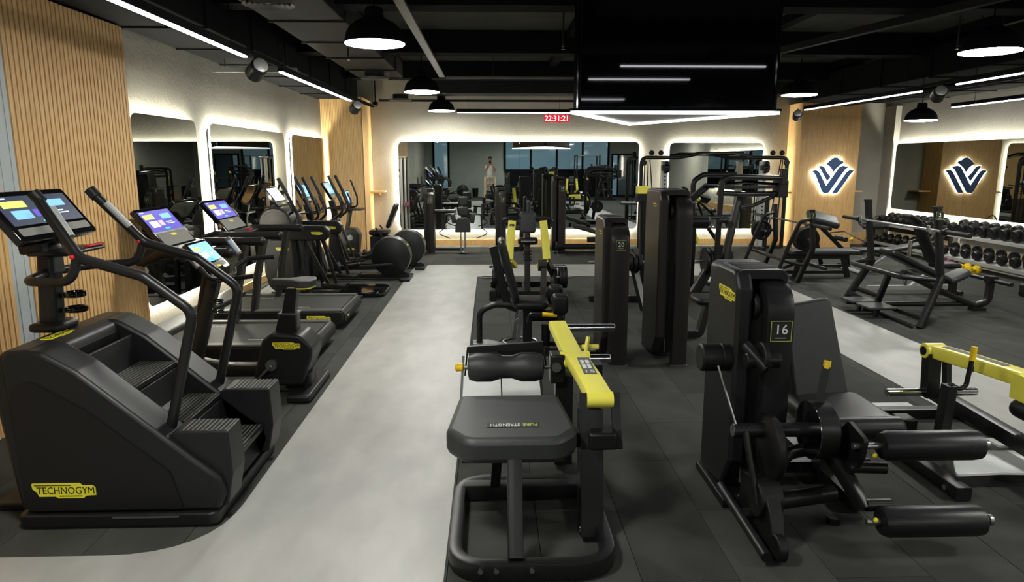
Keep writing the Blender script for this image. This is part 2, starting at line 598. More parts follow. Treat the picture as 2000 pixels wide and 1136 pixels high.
# ---- fluted oak cladding, each slat its own piece
def slat_panel(name, label, y0, y1, x_face, ztop, pitch):
    o = struct(name, 'wood_back', box(XL, x_face - 0.016, y0, y1, 0, ztop), smooth=False, label=label)
    n = int((y1 - y0) / pitch)
    p = (y1 - y0) / n
    me = mesh_of('slat', [prism([(0.003, 0), (p - 0.009, 0), (p - 0.012, 0.018), (0.006, 0.018)], 'z', 0, ztop)], 'wood_slat', smooth=False)
    me.transform(Matrix(((0, 1, 0, 0), (1, 0, 0, 0), (0, 0, 1, 0), (0, 0, 0, 1))))
    for i in range(n):
        s = link('slat', me, o)
        s.location = (x_face - 0.018, y0 + i * p, 0)
    return o
slat_panel('trim_1', 'tall fluted oak wall panel behind the stair climber', 5.68, 7.53, -3.78, 3.46, 0.06)
slat_panel('trim_2', 'fluted oak wall panel at the left edge', 2.6, 5.46, -3.78, 3.46, 0.06)
struct('trim_3', 'grey_panel', box(XL, -3.79, 5.46, 5.68, 0, 3.46), box(-3.79, -3.785, 5.5, 5.52, 0, 3.46), box(-3.79, -3.785, 5.62, 5.64, 0, 3.46), smooth=False, label='pale grey metal strip between oak panels')

o = struct('trim_4', 'wood_back', box(XL, -2.945, 16.268, YB, 0, 3.56), smooth=False, label='oak clad corner pillar beside the back mirror')
sl = []
for i in range(27):
    a = XL + i * (XL - -2.93) / -27
    sl.append(box(a + 0.002, a + 0.93 / 27 - 0.004, 16.25, 16.27, 0, 3.56))
part(o, 'fluting', 'wood_slat', *sl, smooth=False)['kind'] = 'stuff'
part(o, 'side_panel', 'wood_slat', box(-2.95, -2.93, 16.25, YB, 0, 3.56), smooth=False)

o = struct('trim_5', 'wood_flat', box(7.53, 8.98, 16.7, YB, 0, 3.5), smooth=False, label='oak clad pillar carrying the lit emblem')
part(o, 'side_panel', 'wood_slat', box(7.51, 7.53, 16.69, YB, 0, 3.5), smooth=False)
struct('trim_6', 'plaster', box(9.96, XR, 16.95, YB, 0, 3.45), smooth=False, label='plaster corner return beside the right mirror')

def shelf(x0, x1, y0, y1, z, label):
    t = thing('wall_shelf', label, 'shelf', ((x0 + x1) / 2, YB, z))
    cx = (x0 + x1) / 2
    part(t, 'board', 'wood_slat', box(x0 - cx, x1 - cx, y0 - YB, y1 - YB, 0, 0.035), bv=0.003)
    part(t, 'bracket', 'wood_back', prism([(-0.02, 0), (-0.3, 0), (-0.02, -0.1)], 'x', -0.02, 0.02))
    return t
shelf(-2.925, -2.6, 16.95, YB - 0.001, 1.36, 'small oak shelf beside the corner pillar on the back wall')
shelf(7.18, 7.508, 16.95, YB - 0.001, 1.33, 'small oak shelf left of the emblem pillar')
shelf(8.985, 9.3, 16.95, YB - 0.001, 1.36, 'small oak shelf right of the emblem pillar')

# ---- back-lit mirrors
def mirror(label, wall, a0, a1, z0, z1, seams=(), r=0.13, group='back-lit wall mirrors'):
    """wall 'left' | 'right' | 'back'; a runs along the wall"""
    t = thing('wall_mirror', label, 'mirror', (0, 0, 0), 0)
    ca = (a0 + a1) / 2
    if wall == 'left':
        t.matrix_world = Matrix(((0, 0, 1, XL), (1, 0, 0, ca), (0, 1, 0, z0), (0, 0, 0, 1)))
    elif wall == 'right':
        t.matrix_world = Matrix(((0, 0, -1, XR), (-1, 0, 0, ca), (0, 1, 0, z0), (0, 0, 0, 1)))
    else:
        t.matrix_world = Matrix(((1, 0, 0, ca), (0, 0, -1, YB), (0, 1, 0, z0), (0, 0, 0, 1)))
    h = z1 - z0; w = (a1 - a0) / 2
    if wall == 'right':
        seams = [-(s - ca) for s in seams]
    else:
        seams = [s - ca for s in seams]
    cuts = [-w] + sorted(seams) + [w]
    for i in range(len(cuts) - 1):
        u0, u1 = cuts[i] + (0.0012 if i else 0), cuts[i + 1] - (0.0012 if i < len(cuts) - 2 else 0)
        rl = r if i == 0 else 0.0
        rr = r if i == len(cuts) - 2 else 0.0
        pl = rpoly([(u0, 0), (u1, 0), (u1, h), (u0, h)], [rl, rr, rr, rl], 6)
        part(t, 'glass', 'mirror' if wall == 'back' else 'mirror_smoked', prism(pl, 'z', 0.072, 0.078), smooth=False)
    ins = 0.06
    pl = rrect(-w + ins, w - ins, ins, h - ins, r - ins * 0.6, 6)
    part(t, 'backing', 'dark', prism(pl, 'z', 0.002, 0.072), smooth=False)
    n = len(pl)
    pl2 = rrect(-w + ins - 0.006, w - ins + 0.006, ins - 0.006, h - ins + 0.006, r - ins * 0.6, 6)
    v = [(x, y, 0.03) for x, y in pl2] + [(x, y, 0.05) for x, y in pl2]
    f = [(i, (i + 1) % n, n + (i + 1) % n, n + i) for i in range(n)]
    part(t, 'light_strip', 'halo', (v, f), smooth=False, label='warm white light strip behind the glass')
    return t
mirror('back-lit mirror next to the fluted panel, nearest on the left wall', 'left', 7.56, 9.2, 0.5, 2.62)
mirror('wide back-lit mirror in the middle of the left wall', 'left', 9.65, 13.05, 0.5, 2.62)
mirror('back-lit mirror farthest along the left wall reflecting oak', 'left', 13.55, 16.14, 0.5, 2.62)
mirror('very wide back-lit mirror of two panes on the back wall', 'back', -2.27, 3.73, 0.42, 2.59, (0.74,))
mirror('narrower back-lit mirror behind the cable crossover', 'back', 4.5, 6.87, 0.42, 2.57, (5.7,))
mirror('long back-lit mirror above the dumbbell racks', 'right', 3.0, 16.9, 0.96, 2.54, (5.6, 8.5, 11.4, 14.3))

# ---- emblem on the pillar: five navy strokes standing off a glowing edge
def emblem(c, s):
    t = thing('wall_emblem', 'navy winged emblem with white halo on the oak pillar', 'sign', c)
    shapes = (
        [(-50, 70), (-25, 95), (0, 112), (20, 110), (35, 95), (55, 90), (62, 75), (45, 68), (15, 40), (0, 17), (-20, 50)],
        [(-100, 55), (-80, 60), (-60, 50), (-45, 25), (-15, -10), (-35, -40), (-70, 15), (-85, 40)],
        [(-140, 27), (-115, 33), (-95, 25), (-80, 5), (-40, -65), (35, 50), (55, 60), (100, 55), (75, 35), (-20, -110), (-50, -115), (-65, -100), (-110, -5), (-125, 17)],
        [(135, 30), (105, 35), (85, 20), (0, -113), (35, -113), (45, -100), (115, 10)])
    def grow(pl, d):
        n = len(pl)
        ar = sum(pl[i][0] * pl[(i + 1) % n][1] - pl[(i + 1) % n][0] * pl[i][1] for i in range(n))
        sg = 1 if ar > 0 else -1
        out = []
        for i in range(n):
            p = Vector(pl[i]); e0 = (p - Vector(pl[i - 1])).normalized(); e1 = (Vector(pl[(i + 1) % n]) - p).normalized()
            n0 = Vector((e0.y, -e0.x)) * sg; n1 = Vector((e1.y, -e1.x)) * sg
            m_ = (n0 + n1)
            m_ = m_.normalized() if m_.length > 1e-4 else n0
            out.append(tuple(p + m_ * d))
        return out
    for pl in shapes:
        q = rpoly([(x * s, z * s) for x, z in pl], 0.008, 3)
        part(t, 'emblem_stroke', 'navy', prism(q, 'y', -0.062, -0.046), smooth=False)
        part(t, 'light_backing', 'logo_glow', prism(grow(q, 0.009), 'y', -0.045, -0.02), smooth=False, label='white back light')
    return t
emblem((8.37, 16.7, 1.78), 0.00385)

# ================================================================ CEILING THINGS
def duct(name, label, x0, x1, y0, y1, z0, z1, step=1.4, cat='duct', m='duct'):
    t = thing(name, label, cat, ((x0 + x1) / 2, (y0 + y1) / 2, z0))
    cx, cy = (x0 + x1) / 2, (y0 + y1) / 2
    part(t, 'casing', m, box(x0 - cx, x1 - cx, y0 - cy, y1 - cy, 0, z1 - z0), bv=0.01)
    y = y0 + step
    e = 0.018
    while y < y1 - 0.3 and (y1 - y0) > (x1 - x0):
        part(t, 'flange', m, box(x0 - cx - e, x1 - cx + e, y - cy - 0.02, y - cy + 0.02, -e, z1 - z0), smooth=False)
        y += step
    for yy in (y0 + 0.4, y1 - 0.4):
        for xx in (x0 + 0.08, x1 - 0.08):
            part(t, 'hanger_rod', 'duct', rod((xx - cx, yy - cy, z1 - z0), (xx - cx, yy - cy, ZC - z0), 0.006, 6))
    return t
duct('ceiling_duct', 'long dark air duct above the left wall mirrors', XL + 0.02, -2.95, 2.0, 15.9, 3.48, 3.98, m='dark')
duct('ceiling_duct', 'dark air duct feeding round vents over the walkway', -2.5, -1.65, 5.5, 13.6, 3.68, 3.97)
duct('ceiling_duct', 'dark air duct above the benches on the right', 6.95, 7.75, 4.0, 15.5, 3.42, 3.9, m='dark')
duct('ceiling_duct', 'dark air duct along the top of the right wall', 9.2, XR - 0.02, 4.0, 16.8, 3.5, 3.95, m='dark')
duct('ceiling_duct', 'dark cross duct near the back wall', -1.6, 8.8, 15.2, 15.9, 3.55, 3.95)

def vent(x, y, z, label):
    t = thing('ceiling_vent', label, 'vent', (x, y, z))
    rings = [(0.24, 0.205), (0.185, 0.16), (0.14, 0.115), (0.095, 0.07)]
    part(t, 'neck', 'duct', cyl((0, 0, 0.06), 0.17, 0.1, 'z', 24))
    for ro, ri in rings:
        part(t, 'ring', 'duct_grey', lathe([(ri, 0.012), (ri, 0.0), (ro, -0.018), (ro, 0.012)], (0, 0, 0), 'z', 28))
    part(t, 'cone', 'duct_grey', lathe([(0.05, 0.01), (0.001, -0.012)], (0, 0, 0), 'z', 20))
    return t
vent(-2.08, 6.9, 3.57, 'round ringed air vent nearest the camera on the duct')
vent(-2.05, 12.75, 3.57, 'round ringed air vent in the middle of the duct')
v3 = vent(-1.95, 15.55, 3.44, 'round ringed air vent farthest off, by the back wall')

def beam_run(name, label, pts, w, h, m, cat):
    c = Vector(pts[0])
    t = thing(name, label, cat, tuple(c))
    part(t, 'run', m, bar([Vector(p) - c for p in pts], w, h))
    for p, q in zip(pts[:-1], pts[1:]):
        for s in (0.15, 0.85):
            a = Vector(p).lerp(Vector(q), s) - c
            part(t, 'hanger_rod', 'duct', rod(a, (a.x, a.y, ZC - c.z), 0.006, 6))
    return t
beam_run('ceiling_cable_tray', 'grey slotted cable tray running towards the back wall', [(-0.86, 3.0, 3.62), (-0.86, 12.9, 3.62)], 0.1, 0.03, 'duct_grey', 'cable tray')
beam_run('ceiling_pipe', 'thin grey conduit crossing under the ceiling to the screen', [(-0.8, 13.05, 3.62), (5.0, 13.05, 3.62)], 0.035, 0.035, 'duct_grey', 'pipe')
beam_run('ceiling_pipe', 'dark pipe slanting across the ceiling on the right', [(3.9, 12.2, 3.72), (5.6, 5.0, 3.72)], 0.09, 0.09, 'duct', 'pipe')
beam_run('ceiling_pipe', 'dark sprinkler pipe running lengthwise on the right', [(8.4, 4.0, 3.42), (8.4, 16.4, 3.42)], 0.06, 0.06, 'duct', 'pipe')
beam_run('ceiling_pipe', 'dark pipe crossing just before the back wall', [(-2.6, 16.7, 3.52), (6.5, 16.7, 3.52)], 0.05, 0.05, 'duct', 'pipe')
beam_run('ceiling_pipe', 'dark rail across the left wall above the mirrors', [(-3.8, 9.9, 3.34), (-2.65, 9.9, 3.34)], 0.05, 0.06, 'duct_grey', 'pipe')

def pendant(x, y, z, label, r=0.3):
    t = thing('pendant_lamp', label, 'lamp', (x, y, z), group=None)
    s = r / 0.3
    prof = [(0.3, 0.0), (0.297, 0.03), (0.283, 0.09), (0.25, 0.15), (0.19, 0.2), (0.12, 0.235), (0.095, 0.25), (0.092, 0.32), (0.07, 0.345), (0.001, 0.35)]
    part(t, 'shade', 'dark', lathe([(a * s, b * s) for a, b in prof], (0, 0, 0), 'z', 36))
    part(t, 'rim', 'dark', lathe([(0.3 * s, 0.01), (0.304 * s, 0.006), (0.304 * s, 0.0), (0.298 * s, 0.0)], (0, 0, 0), 'z', 36))
    part(t, 'diffuser', 'lamp', lathe([(0.296 * s, 0.004), (0.296 * s, -0.008), (0.2 * s, -0.02), (0.001, -0.024)], (0, 0, 0), 'z', 36), label='glowing white disc')
    part(t, 'cord', 'dark', rod((0, 0, 0.34 * s), (0, 0, ZC - z), 0.008, 8))
    part(t, 'ceiling_rose', 'dark', cyl((0, 0, ZC - z - 0.015), 0.06, 0.03))
    return t
pendant(-1.15, 7.25, 3.27, 'largest black dome lamp on the left, above the walkway')
pendant(-1.15, 12.1, 3.27, 'middle black dome lamp in the left row')
pendant(-1.1, 16.15, 3.25, 'smallest black dome lamp by the back wall, left row')
pendant(5.4, 7.55, 3.27, 'largest black dome lamp at the top right corner')
pendant(5.5, 12.4, 3.27, 'black dome lamp just right of the hanging screen')
pendant(8.75, 14.0, 2.93, 'low black dome lamp before the right wall mirror')
for x, y, l in ((-1.15, 2.4, 'overhead, just left of the camera'), (-1.15, -2.5, 'behind the camera, left of the photographer'), (5.4, 2.6, 'overhead above the right walkway, out of frame'), (5.4, -2.4, 'behind the camera above the yellow-armed press'), (2.1, -5.0, 'farthest back, before the rear windows'), (8.7, 0.5, 'behind the camera beside the right wall')):
    pendant(x, y, 3.27, 'black dome lamp ' + l, 0.3)['group'] = 'dome lamps behind the camera'

def linear(p, q, label, rail=True, spots=()):
    """suspended linear luminaire from p to q"""
    p = Vector(p); q = Vector(q)
    t = thing('ceiling_linear_light', label, 'lamp', tuple(p))
    d = q - p
    L = d.length
    u = d.normalized()
    part(t, 'housing', 'dark', bar([(0, 0, 0.045), d + V(0, 0, 0.045)], 0.06, 0.07))
    part(t, 'diffuser', 'strip', bar([u * 0.02, d - u * 0.02], 0.046, 0.018), label='glowing white strip')
    for s in (0.1, 0.9):
        a = d * s
        part(t, 'hanger_rod', 'dark', rod((a.x, a.y, 0.08), (a.x, a.y, ZC - p.z), 0.004, 6))
    return t
linear((-2.6, 3.6, 3.2), (-2.6, 7.72, 3.2), 'nearest long light strip on the left')
linear((-2.6, 8.93, 3.2), (-2.55, 13.05, 3.2), 'farther long light strip on the left')
linear((6.85, 11.0, 3.2), (6.8, 15.0, 3.2), 'light strip slanting towards the emblem pillar')
linear((6.7, 6.0, 3.2), (6.75, 10.05, 3.2), 'upper light strip at the right edge')
linear((9.4, 7.5, 3.2), (9.5, 14.2, 3.2), 'lower light strip at the right edge by the mirror wall')
linear((-0.75, 16.0, 3.2), (1.85, 16.0, 3.2), 'light strip before the back wall, left of the clock')
for a, b, l in (((2.0, 4.1, 3.55), (4.3, 4.1, 3.55), 'longest cross light strip mirrored in the hanging screen'), ((1.75, 2.4, 3.55), (3.6, 2.4, 3.55), 'shorter cross light strip mirrored low in the hanging screen'),
                ((1.6, -1.6, 3.55), (3.2, -1.6, 3.55), 'shortest cross light strip behind the camera'), ((-3.0, -5.5, 3.2), (-3.0, 1.2, 3.2), 'long light strip behind the camera on the left'), ((6.8, -4, 3.2), (6.8, 2, 3.2), 'long light strip behind the camera on the right')):
    linear(a, b, l)['group'] = 'light strips behind the camera'

def rail(p, q, label):
    t = thing('ceiling_track_rail', label, 'light track', p)
    d = Vector(q) - Vector(p)
    part(t, 'rail', 'dark', bar([(0, 0, 0), d], 0.05, 0.05))
    for s in (0.02, 0.98):
        a = d * s
        part(t, 'hanger_rod', 'dark', rod((a.x, a.y, 0.02), (a.x, a.y, ZC - p[2]), 0.004, 6))
rail((-2.6, 7.73, 3.27), (-2.6, 8.92, 3.27), 'black track joining the two left light strips')
rail((-2.55, 13.06, 3.27), (-2.5, 15.2, 3.27), 'black track beyond the farther left light strip')
rail((6.76, 10.06, 3.27), (6.84, 10.99, 3.27), 'black track joining the right light strips')

def spot(x, y, z, label, rz):
    t = thing('ceiling_spot', label, 'spotlight', (x, y, z), rz)
    part(t, 'stem', 'dark', cyl((0, 0, -0.03), 0.02, 0.07))
    part(t, 'body', 'shroud', rotx(lathe([(0.05, -0.12), (0.095, -0.08), (0.1, 0.1), (0.085, 0.12)], (0, 0, -0.13), 'y', 22), -20, (0, 0, -0.13)))
    part(t, 'lens', 'silver', rotx(lathe([(0.08, -0.125), (0.055, -0.135), (0.001, -0.138)], (0, 0, -0.13), 'y', 22), -20, (0, 0, -0.13)))
    return t
spot(-2.6, 8.05, 3.24, 'black spotlight between the two left light strips', 40)
spot(-2.53, 13.4, 3.24, 'black spotlight at the end of the farther left strip', 30)
spot(6.78, 15.3, 3.24, 'black spotlight above the emblem pillar', -20)
spot(6.8, 10.5, 3.24, 'black spotlight between the right light strips', -20)

# security camera hanging by the back-left pillar
t = thing('ceiling_camera', 'small dark security camera hanging near the back-left pillar', 'camera', (-2.35, 14.6, 3.3))
part(t, 'pole', 'dark', rod((0, 0, 0.02), (0, 0, ZC - 3.3), 0.012, 8))
part(t, 'body', 'shroud', ball((0, 0, -0.03), 0.06))
part(t, 'lens', 'gloss', lathe([(0.035, 0), (0.03, -0.035), (0.001, -0.04)], (0.02, -0.04, -0.04), 'y', 14))
for x, y, l in ((-1.62, 5.9, 'over the left ducts'), (0.95, 9.2, 'left of the hanging screen'), (4.0, 11.6, 'right of the hanging screen'), (-2.0, 10.2, 'by the round vents'), (6.0, 9.0, 'over the benches')):
    t = thing('ceiling_sprinkler', 'tiny chrome sprinkler head ' + l, 'sprinkler', (x, y, 3.55))
    part(t, 'pipe', 'duct', rod((0, 0, 0.03), (0, 0, ZC - 3.55), 0.012, 8))
    part(t, 'head', 'chrome', lathe([(0.012, 0.03), (0.02, 0.01), (0.006, 0.0), (0.006, -0.02), (0.028, -0.024), (0.028, -0.03)], (0, 0, 0), 'z', 14))

# ---- hanging triangle of three screens
t = thing('hanging_tv_screens', 'black triangular cluster of screens with glowing white underside', 'screen', (1.97, 8.3, 2.62))
A, B, C3 = V(0.87, 7.5, 0), V(3.13, 7.5, 0), V(1.97, 9.85, 0)
org = V(1.97, 8.3, 0)
tri = [A - org, B - org, C3 - org]
cen = (tri[0] + tri[1] + tri[2]) / 3
H_TV = 1.32
part(t, 'core', 'dark', prism([((cen + (p - cen) * 0.9).x, (cen + (p - cen) * 0.9).y) for p in tri], 'z', 0.03, H_TV + 0.05), smooth=False)
for i in range(3):
    a, b = tri[i], tri[(i + 1) % 3]
    mid = (a + b) / 2
    rt_ = (b - a).normalized()
    mt = frame_mtx(mid + V(0, 0, H_TV / 2 + 0.05), rt_, (0, 0, 1))
    w = (b - a).length / 2 - 0.1
    o = part(t, 'screen', 'tv', xf(box(-w, w, -H_TV / 2, H_TV / 2, -0.05, -0.008), mt), bv=0.004)
    part(o, 'bezel', 'dark', *[xf(bb, mt) for bb in (box(-w - 0.012, w + 0.012, -H_TV / 2 - 0.012, -H_TV / 2, -0.055, 0), box(-w - 0.012, w + 0.012, H_TV / 2, H_TV / 2 + 0.012, -0.055, 0),
         box(-w - 0.012, -w, -H_TV / 2, H_TV / 2, -0.055, 0), box(w, w + 0.012, -H_TV / 2, H_TV / 2, -0.055, 0))], smooth=False)
    k = 0.99
    p0, p1 = cen + (a - cen) * k, cen + (b - cen) * k
    o = part(t, 'light_tube', 'strip', bar([p0 + V(0, 0, 0.0), p1 + V(0, 0, 0.0)], 0.035, 0.03), label='glowing white edge tube')
    k = 1.0
    part(t, 'edge_profile', 'dark', bar([cen + (a - cen) * k + V(0, 0, 0.03), cen + (b - cen) * k + V(0, 0, 0.03)], 0.06, 0.02))
    part(t, 'corner_post', 'gloss', rod(cen + (a - cen) * 0.95 + V(0, 0, 0.02), cen + (a - cen) * 0.95 + V(0, 0, ZC - 2.62), 0.03, 10))
part(t, 'underside', 'white', prism([((cen + (p - cen) * 0.96).x, (cen + (p - cen) * 0.96).y) for p in tri], 'z', 0.012, 0.025), smooth=False)

# ---- slim silver column beside the back mirror
t = wthing('cable_column', 'slim silver cable column at the left edge of the back mirror', 'gym machine', (-2.12, 17.0, 0))
part(t, 'base', 'black', box(-2.3, -1.94, 16.85, 17.2, 0, 0.05), bv=0.008)
part(t, 'rail', 'silver', box(-2.2, -2.14, 16.95, 17.05, 0.05, 2.2), bv=0.01)
part(t, 'rail', 'silver', box(-2.1, -2.06, 16.95, 17.05, 0.05, 2.2), bv=0.01)
part(t, 'rail_groove', 'rub', box(-2.14, -2.1, 16.98, 17.04, 0.05, 2.16), smooth=False)
part(t, 'top_cap', 'silver', box(-2.22, -2.04, 16.93, 17.07, 2.2, 2.23), bv=0.006)
part(t, 'slider', 'purple', box(-2.12, -1.98, 16.91, 16.95, 1.02, 1.14), bv=0.008, label='red square slider')

# ---- red clock
t = thing('hanging_wall_clock', 'small red digital clock reading 22:31:21', 'clock', (1.53, 16.0, 2.99))
part(t, 'case', 'led_red', box(-0.29, 0.29, -0.02, 0.03, 0, 0.165), bv=0.004, label='glowing red display')
text(t, 'digits', '22:31:21', 'led_digit', 0.17, frame_mtx((0, -0.022, 0.08), (1, 0, 0), (0, 0, 1)), sx=0.95)
for x in (-0.2, 0.2):
    part(t, 'bracket', 'dark', box(x - 0.01, x + 0.01, -0.005, 0.005, 0.165, 0.23))

# ================================================================ BEHIND THE CAMERA (seen in the mirrors)
def window(name, x0, x1, z0, z1, n, label):
    o = struct(name, 'dark', box(x0, x1, YR, YR + 0.03, z0, z1), smooth=False, label=label)
    p = (x1 - x0) / n
    for i in range(n):
        part(o, 'pane', 'win', box(x0 + i * p + 0.06, x0 + (i + 1) * p - 0.06, YR + 0.03, YR + 0.04, z0 + 0.06, z1 - 0.06), smooth=False)
    for i in range(n + 1):
        x = x0 + i * p
        part(o, 'mullion', 'dark', box(x - 0.06, x + 0.06, YR + 0.03, YR + 0.09, z0, z1), smooth=False)
    for z in (z0 + 0.03, z1 - 0.03):
        part(o, 'rail', 'dark', box(x0, x1, YR + 0.03, YR + 0.085, z - 0.04, z + 0.04), smooth=False)
    return o
M['win'] = emit('lit_window_glass', (120, 152, 164), 0.26, (60, 84, 98))
M['win'].node_tree.nodes['Principled BSDF'].inputs['Roughness'].default_value = 0.06
window('window_1', 0.9, 7.2, 1.6, 3.9, 4, 'row of blue-lit night windows on the rear wall')
window('window_2', -3.4, -2.5, 0.4, 3.9, 1, 'narrow night window on the rear wall')
struct('trim_7', 'dark', box(0.9, 7.2, YR, YR + 0.05, 0, 1.58), box(0.85, 7.25, YR, YR + 0.1, 1.5, 1.56), smooth=False, label='dark panelling below the rear windows')
dr = struct('door_1', 'dark', box(7.4, 8.9, YR, YR + 0.06, 0, 2.6), smooth=False, label='dark glazed rear door')
part(dr, 'pane', 'win', box(7.5, 7.75, YR + 0.06, YR + 0.07, 0.1, 2.5), smooth=False)
part(dr, 'pane', 'glass_blue', box(7.85, 8.8, YR + 0.06, YR + 0.07, 0.1, 2.5), smooth=False)
# ================================================================ CARDIO ROW
def console(parent, top, bot, y0, y1, style='violet', split=0.62, bdg=True, thick=0.05):
    """touch-screen console facing +x; top and bot are (x, z) of its upper and lower edges"""
    c = V((top[0] + bot[0]) / 2, (y0 + y1) / 2, (top[1] + bot[1]) / 2)
    up = V(top[0] - bot[0], 0, top[1] - bot[1])
    h = up.length; w = y1 - y0
    mt = frame_mtx(c, (0, 1, 0), up)
    con = part(parent, 'console', 'gloss', xf(prism(rrect(-w / 2, w / 2, -h / 2, h / 2, 0.03, 4), 'z', -thick, 0.0), mt), bv=0.006)
    zs = h / 2 - split * h
    pal = {'violet': ('scr_violet', 'scr_white', 'scr_rose'), 'blue': ('scr_blue', 'scr_white', 'scr_white'), 'dark': ('scr_dark', 'scr_blue', 'scr_violet'), 'pale': ('scr_white', 'scr_white', 'scr_white')}[style]
    m = 0.035 * w + 0.012
    sc = part(con, 'screen', pal[0], xf(box(-w / 2 + m, w / 2 - m, zs + 0.012, h / 2 - m, 0.0, 0.002), mt), smooth=False, label='lit touch screen')
    if style != 'pale':
        sw = w - 2 * m; sh = h / 2 - m - zs - 0.012; x0 = -w / 2 + m; z0 = zs + 0.012
        def tilebox(a0, a1, b0, b1, mm, nm='screen_tile'):
            part(sc, nm, mm, xf(box(x0 + a0 * sw, x0 + a1 * sw, z0 + b0 * sh, z0 + b1 * sh, 0.002, 0.003), mt), smooth=False)
        tilebox(0.05, 0.36, 0.6, 0.83, 'scr_green')
        tilebox(0.1, 0.34, 0.2, 0.5, pal[1])
        tilebox(0.38, 0.52, 0.24, 0.5, pal[2])
        tilebox(0.6, 0.8, 0.36, 0.4, 'scr_white'); tilebox(0.62, 0.86, 0.28, 0.31, 'scr_white')
        tilebox(0.58, 0.9, 0.55, 0.8, 'scr_blue'); tilebox(0.04, 0.16, 0.91, 0.95, 'scr_white')
        tilebox(0.42, 0.56, 0.05, 0.13, 'scr_teal')
    part(con, 'lower_panel', 'console_grey', xf(prism(rrect(-w / 2 + m, w / 2 - m, -h / 2 + m, zs - 0.008, 0.015, 3), 'z', 0.0, 0.003), mt), smooth=False)
    if bdg:
        badge(con, mt @ V(0.0, zs - 0.05, 0.004), (0, 1, 0), up, 0.12 * min(1, w / 0.6), words=False)
    return con

def torus(c, r, rr, n=24, k=8):
    pts = [(c[0] + r * math.cos(2 * math.pi * i / n), c[1] + r * math.sin(2 * math.pi * i / n), c[2]) for i in range(n)]
    return tube(pts, rr, n=k, closed=True)

# ---------------------------------------------------------------- stair climber
t = wthing('stair_climber', 'large black stair climber machine with three ribbed steps and touch screen', 'stair climber', (-2.2, 4.27, 0))
prof = rpoly([(-2.7, 0.09), (-2.74, 1.0), (-2.72, 1.065), (-2.52, 1.06), (-2.33, 0.945), (-1.72, 0.41), (-1.585, 0.3), (-1.55, 0.2), (-1.6, 0.09)],
             [0.04, 0.05, 0.06, 0.12, 0.12, 0.05, 0.08, 0.08, 0.04], 6)
part(t, 'side_panel', 'shroud', prism(prof, 'y', 3.75, 4.0), bv=0.022, label='near side panel with maker badge')
part(t, 'side_panel', 'shroud', prism(prof, 'y', 4.55, 4.8), bv=0.022)
inset = rpoly([(-2.69, 0.11), (-2.71, 0.84), (-2.6, 0.9), (-2.3, 0.72), (-1.86, 0.34), (-1.8, 0.11)], [0.02, 0.08, 0.08, 0.1, 0.04, 0.02], 5)
part(t, 'inset_panel', 'rub', prism(inset, 'y', 3.742, 3.752))
part(t, 'base', 'black', prism(rrect(-2.75, -1.6, 3.72, 4.83, 0.06), 'z', 0.012, 0.09), bv=0.01)
part(t, 'kick_strip', 'steel', box(-2.2, -1.82, 3.716, 3.722, 0.068, 0.078), smooth=False)
hood = rpoly([(-2.74, 0.1), (-2.82, 0.9), (-2.8, 1.0), (-2.72, 1.064), (-2.6, 1.066), (-2.52, 1.04), (-2.5, 0.97), (-2.55, 0.92), (-2.58, 0.1)],
             [0.03, 0.12, 0.1, 0.08, 0.08, 0.06, 0.03, 0.0, 0.0], 6)
part(t, 'hood', 'shroud', prism(hood, 'y', 3.76, 4.79), bv=0.03)
part(t, 'hood_seam', 'rub', box(-2.505, -2.495, 4.02, 4.53, 0.93, 0.99), smooth=False)
for i, (x, z) in enumerate(((-2.14, 0.77), (-1.86, 0.54), (-1.58, 0.31))):
    st = part(t, 'step', 'black', box(x - 0.26, x, 4.005, 4.545, z - 0.035, z), bv=0.006)
    part(t, 'riser', 'shroud', prism([(x - 0.26, z), (x - 0.24, z), (x - 0.275, z + 0.19), (x - 0.295, z + 0.19)], 'y', 4.005, 4.545), bv=0.003)
    for k in range(9):
        part(st, 'rib', 'deck_trim', box(x - 0.238 + k * 0.026, x - 0.226 + k * 0.026, 4.02, 4.53, z, z + 0.004), smooth=False)
part(t, 'inner_pan', 'rub', prism([(-2.5, 0.85), (-2.55, 0.1), (-1.62, 0.1), (-1.66, 0.24)], 'y', 4.0, 4.55), smooth=False)
for y0, y1 in ((3.79, 4.0), (4.55, 4.77)):
    blk = part(t, 'end_block', 'shroud', prism(rpoly([(-1.9, 0.1), (-1.9, 0.52), (-1.84, 0.565), (-1.53, 0.565), (-1.52, 0.3), (-1.56, 0.1)], [0, 0.02, 0.02, 0.015, 0.05, 0.03], 4), 'y', y0, y1), bv=0.008)
    for k in range(10):
        part(blk, 'rib', 'deck_trim', box(-1.8 + k * 0.027, -1.788 + k * 0.027, y0 + 0.015, y1 - 0.015, 0.565, 0.569), smooth=False)
badge(t, (-2.47, 3.741, 0.235), (1, 0, 0), (0, 0, 1), 0.36)
badge(t, (-2.63, 4.12, 1.0665), (0, 1, 0), (-1, 0, 0.08), 0.26)
part(t, 'foot_tray', 'rub', box(-3.05, -2.76, 3.95, 4.6, 0.0, 0.05), bv=0.01)
part(t, 'column', 'shroud', prism([(-2.82, 1.05), (-2.71, 1.05), (-2.67, 1.6), (-2.77, 1.66)], 'y', 4.22, 4.34), bv=0.025)
part(t, 'column_collar', 'shroud', box(-2.85, -2.66, 4.17, 4.4, 1.06, 1.12), bv=0.025)
part(t, 'caution_label', 'print_grey', box(-2.684, -2.672, 4.235, 4.325, 1.43, 1.53), smooth=False)
for z in (1.295, 1.2):
    part(t, 'cup_holder', 'gloss', torus((-2.6, 4.28, z), 0.055, 0.011), torus((-2.6, 4.28, z - 0.014), 0.054, 0.009), box(-2.7, -2.65, 4.27, 4.29, z - 0.03, z))
